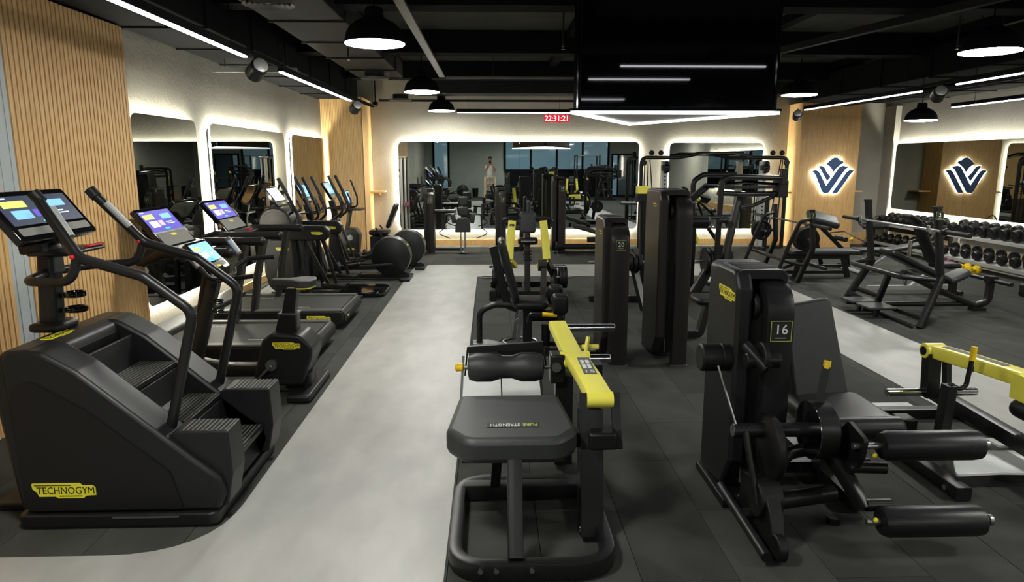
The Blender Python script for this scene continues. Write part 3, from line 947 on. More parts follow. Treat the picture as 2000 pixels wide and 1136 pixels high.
for s, y in ((0, 3.9), (1, 4.68)):
    dx = 0.0 if s == 0 else -0.02
    yi = y + (0.12 if s == 0 else -0.1)
    ym = y * 0.55 + yi * 0.45
    main = tube([(-1.9 + dx, y, 0.56), (-1.715 + dx, y, 1.25), (-1.98 + dx, y, 1.46), (-2.32 + dx, y, 1.565), (-2.6, yi, 1.91)], 0.03, 0.1, 14)
    hd = part(t, 'handrail', 'black', main, tube([(-2.33 + dx, y, 1.58), (-2.38 + dx, y, 1.43), (-2.68, y + (0.06 if s == 0 else -0.06), 1.42), (-2.74, 4.28, 1.43)], 0.027, 0.12, 12))
    part(hd, 'grip', 'rub', tube([(-2.57, yi, 1.875), (-2.61, yi, 1.925)], 0.036, n=14))
    part(hd, 'pulse_sensor', 'silver', tube([(-2.4 + dx + 0.014, ym, 1.68), (-2.53 + 0.014, yi, 1.84)], 0.022, n=10))
    part(hd, 'button', 'red', ball((-2.345 + dx, y - 0.028, 1.575), 0.014))
console(t, (-2.84, 1.93), (-2.63, 1.65), 3.92, 4.66, 'dark', split=0.72)
part(t, 'console_neck', 'black', prism([(-2.83, 1.55), (-2.68, 1.55), (-2.72, 1.7), (-2.86, 1.8)], 'y', 4.16, 4.4), bv=0.01)
part(t, 'tray', 'black', box(-2.74, -2.5, 4.08, 4.5, 1.55, 1.575), bv=0.012)
part(t, 'stop_grip', 'red', box(-2.535, -2.5, 4.32, 4.49, 1.578, 1.59), bv=0.004)

# ---------------------------------------------------------------- treadmills
def treadmill():
    t = thing('treadmill', 'x', 'treadmill')
    part(t, 'deck', 'shroud', prism(rpoly([(-0.95, 0.05), (0.86, 0.05), (0.93, 0.1), (0.93, 0.2), (0.9, 0.235), (-0.95, 0.235)], [0, 0.04, 0.03, 0.04, 0.02, 0], 4), 'y', -0.58, 0.58), bv=0.012)
    part(t, 'belt', 'belt', prism(rrect(-0.7, 0.87, -0.46, 0.46, 0.01), 'z', 0.235, 0.242), smooth=False)
    part(t, 'belt_lettering', 'print_white', *[box(0.22 + 0.032 * i, 0.244 + 0.032 * i, -0.3, -0.285, 0.242, 0.2424) for i in range(7)], smooth=False)
    part(t, 'belt_lettering', 'print_white', *[box(-0.45 + 0.03 * i, -0.43 + 0.03 * i, 0.3 + 0.01 * (i % 2), 0.315 + 0.01 * (i % 2), 0.242, 0.2424) for i in range(8)], smooth=False)
    for s in (-1, 1):
        part(t, 'side_rail', 'deck_trim', prism(rrect(-0.72, 0.89, min(s * 0.475, s * 0.575), max(s * 0.475, s * 0.575), 0.03), 'z', 0.236, 0.262), bv=0.006)
        part(t, 'upright', 'bronze', bar([(-0.2, s * 0.5, 0.24), (-0.13, s * 0.5, 0.7), (-0.02, s * 0.5, 1.17)], 0.07, 0.16, ch=0.03, up=(0, 1, 0)))
        arm = part(t, 'arm', 'shroud', tube([(-0.72, s * 0.46, 1.1), (-0.5, s * 0.5, 1.2), (0.16, s * 0.5, 1.2)], 0.055, 0.15, 16, ry=0.05))
        part(arm, 'end_cap', 'rub', ball((0.16, s * 0.5, 1.2), 0.054))
        part(t, 'foot', 'rub', cyl((0.8, s * 0.5, 0.025), 0.04, 0.05), cyl((-0.8, s * 0.5, 0.025), 0.04, 0.05))
        badge(t, (0.62, s * 0.581, 0.145), (s * -1.0, 0, 0), (0, 0, 1), 0.3)
    part(t, 'motor_hood', 'shroud', prism(rpoly([(-0.97, 0.06), (-0.97, 0.3), (-0.85, 0.36), (-0.68, 0.3), (-0.66, 0.23), (-0.66, 0.06)], [0.02, 0.06, 0.06, 0.05, 0, 0], 4), 'y', -0.56, 0.56), bv=0.012)
    part(t, 'rear_cap', 'shroud', prism(rpoly([(0.86, 0.06), (0.95, 0.1), (0.95, 0.2), (0.9, 0.25), (0.86, 0.25)], 0.02, 3), 'y', -0.55, 0.55), bv=0.006)
    badge(t, (0.951, -0.36, 0.15), (0, 1, 0), (0, 0, 1), 0.1, words=False)
    part(t, 'dash', 'shroud', prism(rpoly([(-0.78, 1.06), (-0.4, 1.12), (-0.38, 1.2), (-0.62, 1.26), (-0.8, 1.2)], [0.04, 0.03, 0.03, 0.05, 0.05], 4), 'y', -0.5, 0.5), bv=0.02)
    part(t, 'stop_button', 'red', box(-0.46, -0.4, 0.1, 0.24, 1.205, 1.225), bv=0.004)
    part(t, 'cross_bar', 'shroud', bar([(-0.32, -0.48, 1.13), (-0.32, 0.48, 1.13)], 0.06, 0.05, ch=0.02))
    console(t, (-0.82, 1.62), (-0.5, 1.22), -0.37, 0.37, 'violet', split=0.6)
    return t
tm = treadmill()
tmB = copy_tree(tm)
place(tm, (-2.8, 7.42, 0), 0, 'nearer black treadmill with lit screen, right behind the exercise bike')
place(tmB, (-2.8, 9.08, 0), 0, 'farther black treadmill with lit screen, facing the wide left mirror')

# ---------------------------------------------------------------- upright bike
t = wthing('exercise_bike', 'black upright exercise bike with blue lit screen beside the stair climber', 'exercise bike', (-2.1, 6.2, 0))
body = rpoly([(-2.17, 0.1), (-2.06, 0.52), (-1.98, 0.585), (-1.72, 0.57), (-1.61, 0.45), (-1.62, 0.36), (-1.72, 0.1)], [0.03, 0.08, 0.06, 0.09, 0.1, 0.05, 0.03], 6)
part(t, 'body', 'shroud', prism(body, 'y', 6.0, 6.38), bv=0.035)
badge(t, (-1.84, 5.998, 0.475), (1, 0, 0), (0, 0, 1), 0.25)
part(t, 'front_frame', 'black', bar([(-2.1, 6.2, 0.2), (-2.45, 6.2, 0.2), (-2.74, 6.2, 0.26)], 0.14, 0.12, 0.1, ch=0.03))
part(t, 'rear_foot', 'shroud', prism(rrect(-1.82, -1.6, 5.8, 6.6, 0.05), 'z', 0.0, 0.07), bv=0.02)
part(t, 'front_foot', 'shroud', prism(rrect(-2.86, -2.66, 5.92, 6.5, 0.05), 'z', 0.0, 0.07), bv=0.02)
part(t, 'rear_strut', 'shroud', box(-1.9, -1.66, 6.08, 6.3, 0.04, 0.2), bv=0.02)
part(t, 'seat_tube', 'black', prism([(-2.0, 0.5), (-1.78, 0.5), (-1.77, 0.74), (-1.93, 0.74)], 'y', 6.13, 6.27), bv=0.012)
part(t, 'seat_collar', 'steel', box(-1.94, -1.765, 6.125, 6.275, 0.735, 0.745), smooth=False)
part(t, 'seat_post', 'rub', prism([(-1.92, 0.7), (-1.8, 0.7), (-1.76, 0.97), (-1.86, 0.97)], 'y', 6.15, 6.25), bv=0.006)
sad = rpoly([(-2.0, 6.16), (-1.84, 6.14), (-1.72, 6.05), (-1.62, 6.07), (-1.59, 6.2), (-1.62, 6.33), (-1.72, 6.35), (-1.84, 6.26), (-2.0, 6.24)], 0.05, 4)
sd = part(t, 'saddle', 'pad', prism(sad, 'z', 0.99, 1.055), bv=0.03)
part(sd, 'saddle_rim', 'yel_badge', prism([(1.0 * (x + 1.8) * 0.95 - 1.8, (y - 6.2) * 0.95 + 6.2) for x, y in sad if x > -1.8], 'z', 0.978, 0.989))
part(t, 'column', 'bronze', bar([(-2.76, 6.2, 0.2), (-2.6, 6.2, 0.75), (-2.5, 6.2, 1.08)], 0.12, 0.13, 0.2, ch=0.045, up=(0, 1, 0)))
for z in (0.87, 0.79):
    part(t, 'cup_holder', 'gloss', torus((-2.47, 6.12, z), 0.05, 0.008), torus((-2.47, 6.12, z - 0.02), 0.047, 0.006))
hb = part(t, 'handlebar', 'black', tube([(-2.55, 5.93, 1.24), (-2.45, 5.95, 1.1), (-2.38, 6.05, 1.08), (-2.38, 6.35, 1.08), (-2.42, 6.45, 1.12), (-2.3, 6.5, 1.2), (-2.05, 6.5, 1.215)], 0.021, 0.06, 12),
          tube([(-2.38, 5.97, 1.08), (-2.3, 5.9, 1.1), (-2.05, 5.9, 1.13)], 0.021, 0.05, 12))
part(hb, 'grip', 'deck_trim', tube([(-2.62, 5.92, 1.33), (-2.53, 5.93, 1.2)], 0.024, n=12))
part(hb, 'grip', 'deck_trim', tube([(-2.48, 6.49, 1.4), (-2.38, 6.5, 1.24)], 0.027, n=12))
part(hb, 'pulse_sensor', 'silver', tube([(-2.6, 5.918, 1.325), (-2.53, 5.926, 1.21)], 0.022, n=10), tube([(-2.455, 6.483, 1.38), (-2.38, 6.493, 1.26)], 0.024, n=10))
console(t, (-2.66, 1.4), (-2.44, 1.15), 5.99, 6.42, 'blue', split=0.74)
part(t, 'crank', 'steel', cyl((-1.98, 6.0, 0.3), 0.05, 0.06, 'y'), bar([(-1.98, 5.965, 0.3), (-2.1, 5.965, 0.18)], 0.03, 0.02))
part(t, 'pedal', 'rub', box(-2.17, -2.05, 5.86, 5.96, 0.16, 0.19), bv=0.006)
part(t, 'crank', 'steel', bar([(-1.98, 6.415, 0.3), (-1.88, 6.415, 0.42)], 0.03, 0.02), cyl((-1.98, 6.39, 0.3), 0.05, 0.05, 'y'))
part(t, 'pedal', 'rub', box(-1.94, -1.82, 6.42, 6.52, 0.42, 0.45), bv=0.006)

# ---------------------------------------------------------------- adaptive trainer with suspended pedals
t = wthing('adaptive_trainer', 'black adaptive stride trainer with round drum cover and suspended pedals', 'cross trainer', (-2.7, 10.9, 0))
bd = rpoly([(-3.52, 1.0), (-3.5, 0.35), (-3.36, 0.14), (-3.1, 0.1), (-2.98, 0.2), (-2.92, 0.6), (-2.96, 1.0)], [0.05, 0.2, 0.12, 0.1, 0.1, 0.1, 0.05], 6)
part(t, 'body', 'shroud', prism(bd, 'y', 10.56, 11.24), bv=0.05)
dm = part(t, 'drum_cover', 'bronze', lathe([(0.1, -0.345), (0.225, -0.345), (0.25, -0.32), (0.26, -0.25), (0.26, 0.25), (0.25, 0.32), (0.225, 0.345), (0.1, 0.345)], (-3.3, 10.9, 1.17), 'y', 36))
for rr in (0.19, 0.13):
    part(dm, 'groove', 'steel', sweep([(-3.3 + rr * math.cos(a * math.pi / 10), 10.552, 1.17 + rr * math.sin(a * math.pi / 10)) for a in range(3, 9)], circ(0.004, 6)))
badge(t, (-3.2, 10.558, 0.78), (1, 0, 0), (0, 0, 1), 0.21)
part(t, 'front_bow', 'black', tube([(-3.5, 10.7, 0.5), (-3.46, 10.7, 0.2), (-3.3, 10.7, 0.06), (-3.0, 10.7, 0.05)], 0.035, 0.15, 12), tube([(-3.5, 11.1, 0.5), (-3.46, 11.1, 0.2), (-3.3, 11.1, 0.06), (-3.0, 11.1, 0.05)], 0.035, 0.15, 12))
part(t, 'base_beam', 'black', box(-3.5, -2.1, 10.8, 11.0, 0.0, 0.07), bv=0.015)
part(t, 'rear_step', 'gloss', prism(rpoly([(-2.42, 10.62), (-1.78, 10.62), (-1.68, 10.72), (-1.68, 11.28), (-1.78, 11.38), (-2.42, 11.38)], 0.05, 4), 'z', 0.0, 0.085), bv=0.02)
for y in (10.45, 11.35):
    a = part(t, 'side_arm', 'shroud', prism(rpoly([(-3.35, 0.93), (-2.5, 0.93), (-2.44, 1.0), (-2.44, 1.08), (-2.5, 1.15), (-3.3, 1.16)], [0.03, 0.06, 0.03, 0.03, 0.06, 0.03], 5), 'y', y - 0.075, y + 0.075), bv=0.022)
    badge(a, (-2.62, y - 0.077, 1.04), (1, 0, 0), (0, 0, 1), 0.17)
    part(t, 'post', 'black', bar([(-3.02, y, 0.95), (-2.98, y, 0.04)], 0.09, 0.12, ch=0.02, up=(0, 1, 0)), bar([(-2.86, y, 0.95), (-2.8, y, 0.04)], 0.07, 0.09, ch=0.02, up=(0, 1, 0)))
    part(t, 'hanging_link', 'black', bar([(-2.85, y, 0.98), (-2.5, y, 0.26)], 0.04, 0.05), bar([(-2.56, y, 0.98), (-2.38, y, 0.26)], 0.04, 0.05))
    part(t, 'pedal', 'rub', prism(rpoly([(-2.58, 0.2), (-2.2, 0.2), (-2.16, 0.3), (-2.24, 0.235), (-2.6, 0.27)], 0.01, 2), 'y', y - 0.09, y + 0.09), bv=0.01)
    h = part(t, 'swing_handle', 'black', tube([(-2.95, y, 1.12), (-2.92, y + (0.06 if y < 11 else -0.06), 1.3), (-3.05, y, 1.62), (-3.16, y, 1.84)], 0.026, 0.12, 12))
    part(h, 'grip', 'rub', tube([(-3.06, y, 1.645), (-3.17, y, 1.86)], 0.031, n=12))
part(t, 'floor_rail', 'black', box(-3.3, -2.0, 10.5, 10.58, 0.0, 0.05), box(-3.3, -2.0, 11.22, 11.3, 0.0, 0.05), bv=0.008)
part(t, 'column', 'black', bar([(-3.32, 10.9, 1.25), (-3.36, 10.9, 1.45)], 0.16, 0.1, ch=0.02, up=(0, 1, 0)))
console(t, (-3.44, 1.72), (-3.22, 1.42), 10.62, 11.18, 'pale', split=0.74)
part(t, 'fixed_handlebar', 'black', tube([(-3.1, 10.66, 1.5), (-3.02, 10.66, 1.34), (-3.2, 10.9, 1.3), (-3.02, 11.14, 1.34), (-3.1, 11.14, 1.5)], 0.022, 0.08, 10))

# ---------------------------------------------------------------- elliptical trainers
def elliptical():
    """local: x forward is -x, rear wheel housing at +0.55"""
    t = thing('elliptical_trainer', 'x', 'cross trainer')
    w = part(t, 'wheel_housing', 'shroud', lathe([(0.001, -0.17), (0.31, -0.17), (0.345, -0.15), (0.35, -0.12), (0.35, 0.12), (0.345, 0.15), (0.31, 0.17), (0.001, 0.17)], (0.58, 0, 0.43), 'y', 44))
    part(w, 'rim_band', 'steel', lathe([(0.352, -0.115), (0.354, -0.11), (0.354, -0.085), (0.352, -0.08)], (0.58, 0, 0.43), 'y', 44), lathe([(0.352, 0.115), (0.354, 0.11), (0.354, 0.085), (0.352, 0.08)], (0.58, 0, 0.43), 'y', 44))
    badge(w, (0.58 + 0.352 * math.cos(0.6), 0, 0.43 + 0.352 * math.sin(0.6)), (0, 1, 0), (-math.sin(0.6), 0, math.cos(0.6)), 0.13, words=False)
    part(t, 'base_beam', 'black', box(-0.9, 0.9, -0.09, 0.09, 0.03, 0.11), bv=0.015)
    part(t, 'rear_foot', 'shroud', prism(rrect(0.74, 0.93, -0.34, 0.34, 0.04), 'z', 0, 0.06), bv=0.015)
    part(t, 'front_foot', 'shroud', prism(rrect(-0.95, -0.78, -0.34, 0.34, 0.04), 'z', 0, 0.06), bv=0.015)
    part(t, 'front_body', 'shroud', prism(rpoly([(-1.0, 0.06), (-0.6, 0.06), (-0.66, 0.5), (-0.78, 0.75), (-0.95, 0.75)], [0.03, 0.05, 0.08, 0.05, 0.05], 4), 'y', -0.13, 0.13), bv=0.03)
    part(t, 'column', 'black', bar([(-0.86, 0, 0.7), (-0.84, 0, 1.1), (-0.9, 0, 1.36)], 0.12, 0.12, 0.1, ch=0.03, up=(0, 1, 0)))
    part(t, 'pivot_axle', 'steel', cyl((-0.84, 0, 0.98), 0.035, 0.6, 'y', 14))
    for s in (-1, 1):
        y = s * 0.25
        lift = 0.14 * s
        rl = part(t, 'pedal_rail', 'black', bar([(0.62, s * 0.19, 0.44 + lift), (0.0, y, 0.3 + lift * 0.3), (-0.52, y, 0.2)], 0.05, 0.06, ch=0.01))
        pd = part(rl, 'pedal', 'rub', prism(rpoly([(-0.32, 0.24), (0.06, 0.3), (0.05, 0.345), (-0.3, 0.29), (-0.34, 0.36), (-0.36, 0.34)], 0.01, 2), 'y', y - 0.085, y + 0.085), bv=0.008)
        hd = part(t, 'swing_handle', 'black', bar([(-0.55, y, 0.2), (-0.84, y * 1.12, 0.98)], 0.04, 0.06, ch=0.015, up=(0, 1, 0)),
                  tube([(-0.84, y * 1.12, 0.98), (-0.62, y * 1.15, 1.16), (-0.66, y * 1.2, 1.36), (-0.86, y * 1.15, 1.82)], 0.024, 0.12, 12))
        part(hd, 'grip', 'rub', tube([(-0.7, y * 1.19, 1.46), (-0.87, y * 1.15, 1.84)], 0.03, n=12))
    part(t, 'fixed_handlebar', 'black', tube([(-0.72, -0.17, 1.5), (-0.62, -0.18, 1.28), (-0.84, 0, 1.2), (-0.62, 0.18, 1.28), (-0.72, 0.17, 1.5)], 0.02, 0.08, 10))
    part(t, 'shelf', 'shroud', prism(rrect(-0.98, -0.66, -0.28, 0.28, 0.06), 'z', 1.2, 1.23), bv=0.008)
    console(t, (-1.0, 1.72), (-0.82, 1.4), -0.25, 0.25, 'blue', split=0.74)
    return t
el = elliptical()
el2 = copy_tree(el)
place(el, (-2.37, 12.35, 0), 0, 'nearer elliptical trainer with big round wheel housing')
place(el2, (-2.23, 13.65, 0), 0, 'farther elliptical trainer, its wheel housing half hidden behind the nearer one')

# ---------------------------------------------------------------- recumbent bike
t = wthing('recumbent_bike', 'recumbent exercise bike with tall backrest by the corner pillar', 'exercise bike', (-2.7, 14.95, 0))
part(t, 'body', 'shroud', prism(rpoly([(-3.3, 0.12), (-3.2, 0.62), (-3.1, 0.7), (-2.9, 0.68), (-2.82, 0.55), (-2.88, 0.12)], [0.03, 0.08, 0.06, 0.08, 0.1, 0.03], 5), 'y', 14.78, 15.12), bv=0.035)
badge(t, (-3.05, 14.778, 0.25), (1, 0, 0), (0, 0, 1), 0.2)
part(t, 'crank', 'steel', cyl((-3.02, 14.77, 0.5), 0.06, 0.05, 'y'))
part(t, 'pedal', 'rub', box(-3.1, -2.98, 14.66, 14.76, 0.36, 0.39), bv=0.005)
part(t, 'pedal', 'rub', box(-3.02, -2.9, 15.14, 15.24, 0.6, 0.63), bv=0.005)
part(t, 'column', 'bronze', bar([(-3.12, 14.95, 0.62), (-3.02, 14.95, 1.1)], 0.09, 0.1, ch=0.03, up=(0, 1, 0)))
part(t, 'shelf', 'shroud', prism(rrect(-3.25, -2.74, 14.68, 15.22, 0.06), 'z', 1.08, 1.11), bv=0.008)
part(t, 'handlebar', 'black', tube([(-3.08, 15.2, 1.12), (-2.92, 15.2, 1.14), (-2.92, 15.2, 1.35), (-3.05, 15.2, 1.72)], 0.02, 0.08, 10), tube([(-3.08, 14.7, 1.12), (-2.96, 14.7, 1.14), (-2.96, 14.7, 1.3), (-3.03, 14.7, 1.46)], 0.02, 0.08, 10))
console(t, (-3.1, 1.5), (-2.98, 1.15), 14.76, 15.14, 'blue', split=0.78)
part(t, 'base_beam', 'black', box(-3.3, -2.1, 14.88, 15.02, 0.06, 0.15), bv=0.012)
part(t, 'rear_foot', 'shroud', box(-2.25, -2.08, 14.65, 15.25, 0, 0.08), bv=0.02)
part(t, 'front_foot', 'shroud', box(-3.34, -3.18, 14.65, 15.25, 0, 0.12), bv=0.02)
part(t, 'seat_base', 'rub', box(-2.6, -2.2, 14.76, 15.14, 0.12, 0.52), bv=0.03)
part(t, 'seat', 'pad_dark', mv(cushion(-2.62, -2.2, 14.72, 15.18, 0.54, 0.66, 0.08), 0, 0, 0))
bk = part(t, 'backrest', 'pad_dark', roty(cushion(-0.28, 0.28, 14.74, 15.16, -0.04, 0.05, 0.1), -68, (0, 14.95, 0)))
bk.location = (-2.12, 0, 0.95)
part(t, 'seat_handle', 'black', tube([(-2.3, 14.66, 0.5), (-2.45, 14.66, 0.72)], 0.018, n=10), tube([(-2.3, 15.24, 0.5), (-2.45, 15.24, 0.72)], 0.018, n=10))
# ================================================================ STRENGTH MACHINES, CENTRE
def tower(t, x0, y0, w, d, H, num, ns=0.11, col='bronze', bsz=0.1, plate_z=None, mirror_x=False, cw=0.17):
    """weight-stack tower facing -y: casing, guard panel, arched front column, stack, cables"""
    x1 = x0 + w
    def fx(a):
        return x1 - (a - x0) if mirror_x else a
    def bx(a0, a1, *r):
        p, q = sorted((fx(a0), fx(a1)))
        return box(p, q, *r)
    def xs(a, b):
        return tuple(sorted((fx(a), fx(b))))
    pl = rpoly([(x0 + 0.02, 0.06), (x1 - 0.01, 0.06), (x1 - 0.01, H - 0.04), (x0 + 0.02, H - 0.04)], [0.01, 0.01, 0.07, 0.07], 5)
    part(t, 'casing', 'rub', prism(pl, 'y', y0 + 0.3, y0 + d), bv=0.012)
    a, b = xs(x0, x0 + 0.1)
    gp = rpoly([(y0 + 0.05, 0.3), (y0 + d * 0.32, 0.08), (y0 + d, 0.03), (y0 + d + 0.01, H - 0.14), (y0 + d - 0.12, H), (y0 + 0.14, H), (y0 + 0.08, H - 0.1)], [0.03, 0.05, 0.03, 0.08, 0.1, 0.08, 0.06], 6)
    part(t, 'guard_panel', col, prism(gp, 'x', a, b), bv=0.03)
    cx = (fx(x1 - cw) + fx(x1)) / 2
    part(t, 'front_column', col, bar([(cx, y0 + 0.06, 0.0), (cx, y0 + 0.06, H - 0.13), (cx, y0 + 0.42, H - 0.1)], 0.12, cw, 0.15, up=(1, 0, 0), ch=0.04, seg=9))
    cp = rpoly([(x0 + 0.004, H - 0.12), (x0 + 0.004, H), (x1 - 0.012, H), (x1 - 0.012, H - 0.1), (x1 - 0.05, H - 0.055), (x0 + 0.08, H - 0.055), (x0 + 0.06, H - 0.12)], [0.01, 0.07, 0.08, 0.02, 0.04, 0.02, 0.01], 6)
    part(t, 'top_cap', col, prism([(fx(px_), z_) for px_, z_ in cp], 'y', y0 + 0.13, y0 + d), bv=0.016)
    for k in range(8):
        part(t, 'cap_rib', 'rub', box(x0 + 0.06, x1 - 0.05, y0 + 0.2 + k * (d - 0.34) / 8, y0 + 0.215 + k * (d - 0.34) / 8, H, H + 0.004), smooth=False)
    part(t, 'foot_plate', 'steel', bx(x1 - cw - 0.01, x1 + 0.005, y0 - 0.01, y0 + 0.13, 0.0, 0.012), smooth=False)
    px_ = fx(x0 + 0.1 + (w - 0.1 - cw) / 2)
    part(t, 'pulley', 'rub', cyl((px_, y0 + 0.15, H - 0.22), 0.085, 0.035, 'x', 26, 0.008))
    part(t, 'pulley_hub', 'steel', cyl((px_, y0 + 0.15, H - 0.22), 0.018, 0.045, 'x', 12))
    part(t, 'cable', 'rub', rod((px_, y0 + 0.15, 0.12), (px_, y0 + 0.15, H - 0.22), 0.006, 6))
    part(t, 'guide_rod', 'chrome', rod((px_, y0 + 0.185, 0.1), (px_, y0 + 0.185, H - 0.3), 0.009, 8))
    if num:
        number_plate(t, (cx, y0 - 0.0015, plate_z if plate_z else H - 0.27), (1, 0, 0), (0, 0, 1), ns, num)
    xx = fx(x0) + (0.001 if mirror_x else -0.001)
    if bsz:
        badge(t, (xx, y0 + d * 0.42, H - 0.16), (0, -1 if not mirror_x else 1, 0), (0, 0, 1), bsz * 2.2, words=True)
    return t

# ---------------------------------------------------------------- leg extension 16
t = wthing('leg_extension_machine', 'black leg extension machine with number 16 tower and round leg rollers', 'gym machine', (1.9, 3.9, 0))
tower(t, 1.45, 3.82, 0.33, 0.6, 1.47, '16', 0.125, col='shroud', bsz=0.13, plate_z=1.13, cw=0.175)
part(t, 'side_knob', 'rub', lathe([(0.075, -0.1), (0.085, -0.09), (0.085, 0.02), (0.08, 0.025), (0.085, 0.03), (0.085, 0.09), (0.05, 0.1)], (1.37, 3.98, 0.93), 'x', 28))
part(t, 'adjuster', 'black', cyl((1.56, 3.74, 0.98), 0.045, 0.2, 'x', 18, 0.006), rod((1.47, 3.78, 1.06), (1.56, 3.66, 0.95), 0.035, 14))
part(t, 'adjuster_disc', 'rub', cyl((1.55, 3.72, 1.0), 0.09, 0.03, 'x', 24, 0.006))
part(t, 'cam_wheel', 'rub', lathe([(0.03, -0.07), (0.1, -0.05), (0.185, -0.03), (0.2, -0.015), (0.2, 0.015), (0.185, 0.03)], (1.62, 3.7, 0.46), 'x', 36))
part(t, 'main_shaft', 'black', cyl((1.63, 3.7, 0.57), 0.042, 0.46, 'x', 20, 0.004))
part(t, 'shaft_cap', 'steel', cyl((1.405, 3.7, 0.57), 0.036, 0.02, 'x', 18))
dr = part(t, 'drum', 'black', cyl((1.9, 3.7, 0.57), 0.165, 0.12, 'x', 40, 0.008))
part(dr, 'drum_edge', 'chrome', lathe([(0.158, -0.004), (0.167, -0.002), (0.167, 0.002), (0.158, 0.004)], (1.842, 3.7, 0.57), 'x', 40))
lv = part(t, 'lever', 'rub', bar([(1.9, 3.7, 0.7), (1.915, 3.73, 0.79), (1.95, 3.76, 0.93)], 0.045, 0.03))
part(lv, 'lever_tip', 'yel_grip', rod((1.948, 3.758, 0.92), (1.957, 3.766, 0.965), 0.021, 12))
part(t, 'push_rod', 'black', rod((1.46, 3.66, 0.58), (1.5, 3.52, 0.2), 0.02, 12))
part(t, 'cable', 'steel', rod((1.36, 3.9, 0.9), (1.42, 3.68, 0.58), 0.006, 6))
part(t, 'lower_bracket', 'rub', prism([(3.32, 0.0), (3.85, 0.0), (3.85, 0.26), (3.66, 0.3), (3.5, 0.3), (3.4, 0.2)], 'x', 1.52, 1.6), bv=0.008)
part(t, 'lower_pulley', 'rub', cyl((1.56, 3.56, 0.22), 0.11, 0.13, 'x', 28, 0.008))
part(t, 'lower_wheel', 'rub', cyl((1.53, 3.28, 0.075), 0.072, 0.05, 'x', 26, 0.006))
part(t, 'floor_rod', 'black', rod((1.44, 3.95, 0.1), (1.44, 3.22, 0.06), 0.03, 12))
part(t, 'floor_foot', 'rub', box(1.42, 1.6, 3.85, 4.42, 0.0, 0.06), bv=0.01)
part(t, 'rod_link', 'black', cyl((1.5, 3.62, 0.09), 0.03, 0.12, 'x', 14))
part(t, 'frame_tube', 'black', tube([(1.58, 3.62, 0.18), (1.64, 3.66, 0.34), (1.75, 3.72, 0.42), (2.0, 3.8, 0.42)], 0.04, 0.1, 14))
part(t, 'cross_tube', 'black', rod((1.58, 3.56, 0.19), (2.0, 3.66, 0.19), 0.05, 16))
part(t, 'rear_frame', 'black', bar([(1.6, 4.3, 0.07), (2.3, 4.3, 0.07)], 0.09, 0.08), bar([(2.22, 3.75, 0.06), (2.22, 4.75, 0.06)], 0.09, 0.08), bar([(2.22, 4.2, 0.08), (2.22, 4.2, 0.4)], 0.12, 0.12, up=(0, 1, 0)))
part(t, 'rear_foot', 'rub', cyl((2.02, 3.66, 0.02), 0.04, 0.04))
# seat, backrest
part(t, 'seat', 'pad_dark', cushion(1.98, 2.52, 3.84, 4.42, 0.42, 0.56, 0.07), cyl((2.25, 3.88, 0.5), 0.072, 0.54, 'x', 24, 0.03))
bk = part(t, 'backrest', 'pad', prism(rpoly([(-0.22, -0.36), (0.22, -0.36), (0.19, 0.36), (-0.19, 0.36)], [0.06, 0.06, 0.05, 0.05], 5), 'y', -0.045, 0.045), bv=0.02)
bk.matrix_basis = Matrix.Translation((2.2, 4.46, 0.81)) @ Matrix.Rotation(R(-12), 4, 'X') @ Matrix.Rotation(R(14), 4, 'Z') @ Matrix.Rotation(R(-9), 4, 'Y')
part(t, 'back_post', 'black', bar([(2.22, 4.35, 0.3), (2.25, 4.58, 0.95)], 0.07, 0.07, up=(1, 0, 0)))
# swinging leg arm with rollers
arm = part(t, 'leg_arm', 'black', bar([(1.95, 3.66, 0.46), (2.0, 3.55, 0.36), (2.06, 3.42, 0.22)], 0.07, 0.08, 0.05, ch=0.015), rod((2.06, 3.42, 0.24), (2.2, 3.42, 0.24), 0.035, 14), rod((1.96, 3.6, 0.4), (2.16, 3.6, 0.4), 0.035, 14))
rl = part(t, 'leg_roller', 'pad_dark', lathe([(0.045, -0.29), (0.07, -0.28), (0.082, -0.25), (0.084, 0.22), (0.078, 0.265), (0.045, 0.29)], (2.38, 3.33, 0.19), 'x', 28))
part(rl, 'roller_axle', 'steel', cyl((2.36, 3.33, 0.19), 0.018, 0.68, 'x', 12), cyl((2.7, 3.33, 0.19), 0.03, 0.02, 'x', 14))
part(rl, 'lock_tag', 'yel_badge', ball((2.06, 3.31, 0.21), 0.014))
sec = part(t, 'sector_plate', 'rub', prism(rpoly([(3.42, 0.62), (3.6, 0.66), (3.7, 0.56), (3.66, 0.42), (3.5, 0.4), (3.44, 0.5)], 0.03, 3), 'x', 2.02, 2.045))
rl = part(t, 'leg_roller', 'pad_dark', lathe([(0.045, -0.29), (0.07, -0.28), (0.082, -0.25), (0.084, 0.22), (0.078, 0.265), (0.045, 0.29)], (2.43, 3.48, 0.56), 'x', 28))
part(rl, 'roller_axle', 'steel', cyl((2.36, 3.48, 0.56), 0.018, 0.74, 'x', 12), cyl((2.74, 3.48, 0.56), 0.03, 0.02, 'x', 14))
part(rl, 'lock_tag', 'yel_badge', ball((2.1, 3.45, 0.52), 0.016))
part(t, 'handle_tube', 'black', rod((2.0, 3.52, 0.42), (2.2, 3.5, 0.42), 0.034, 14))

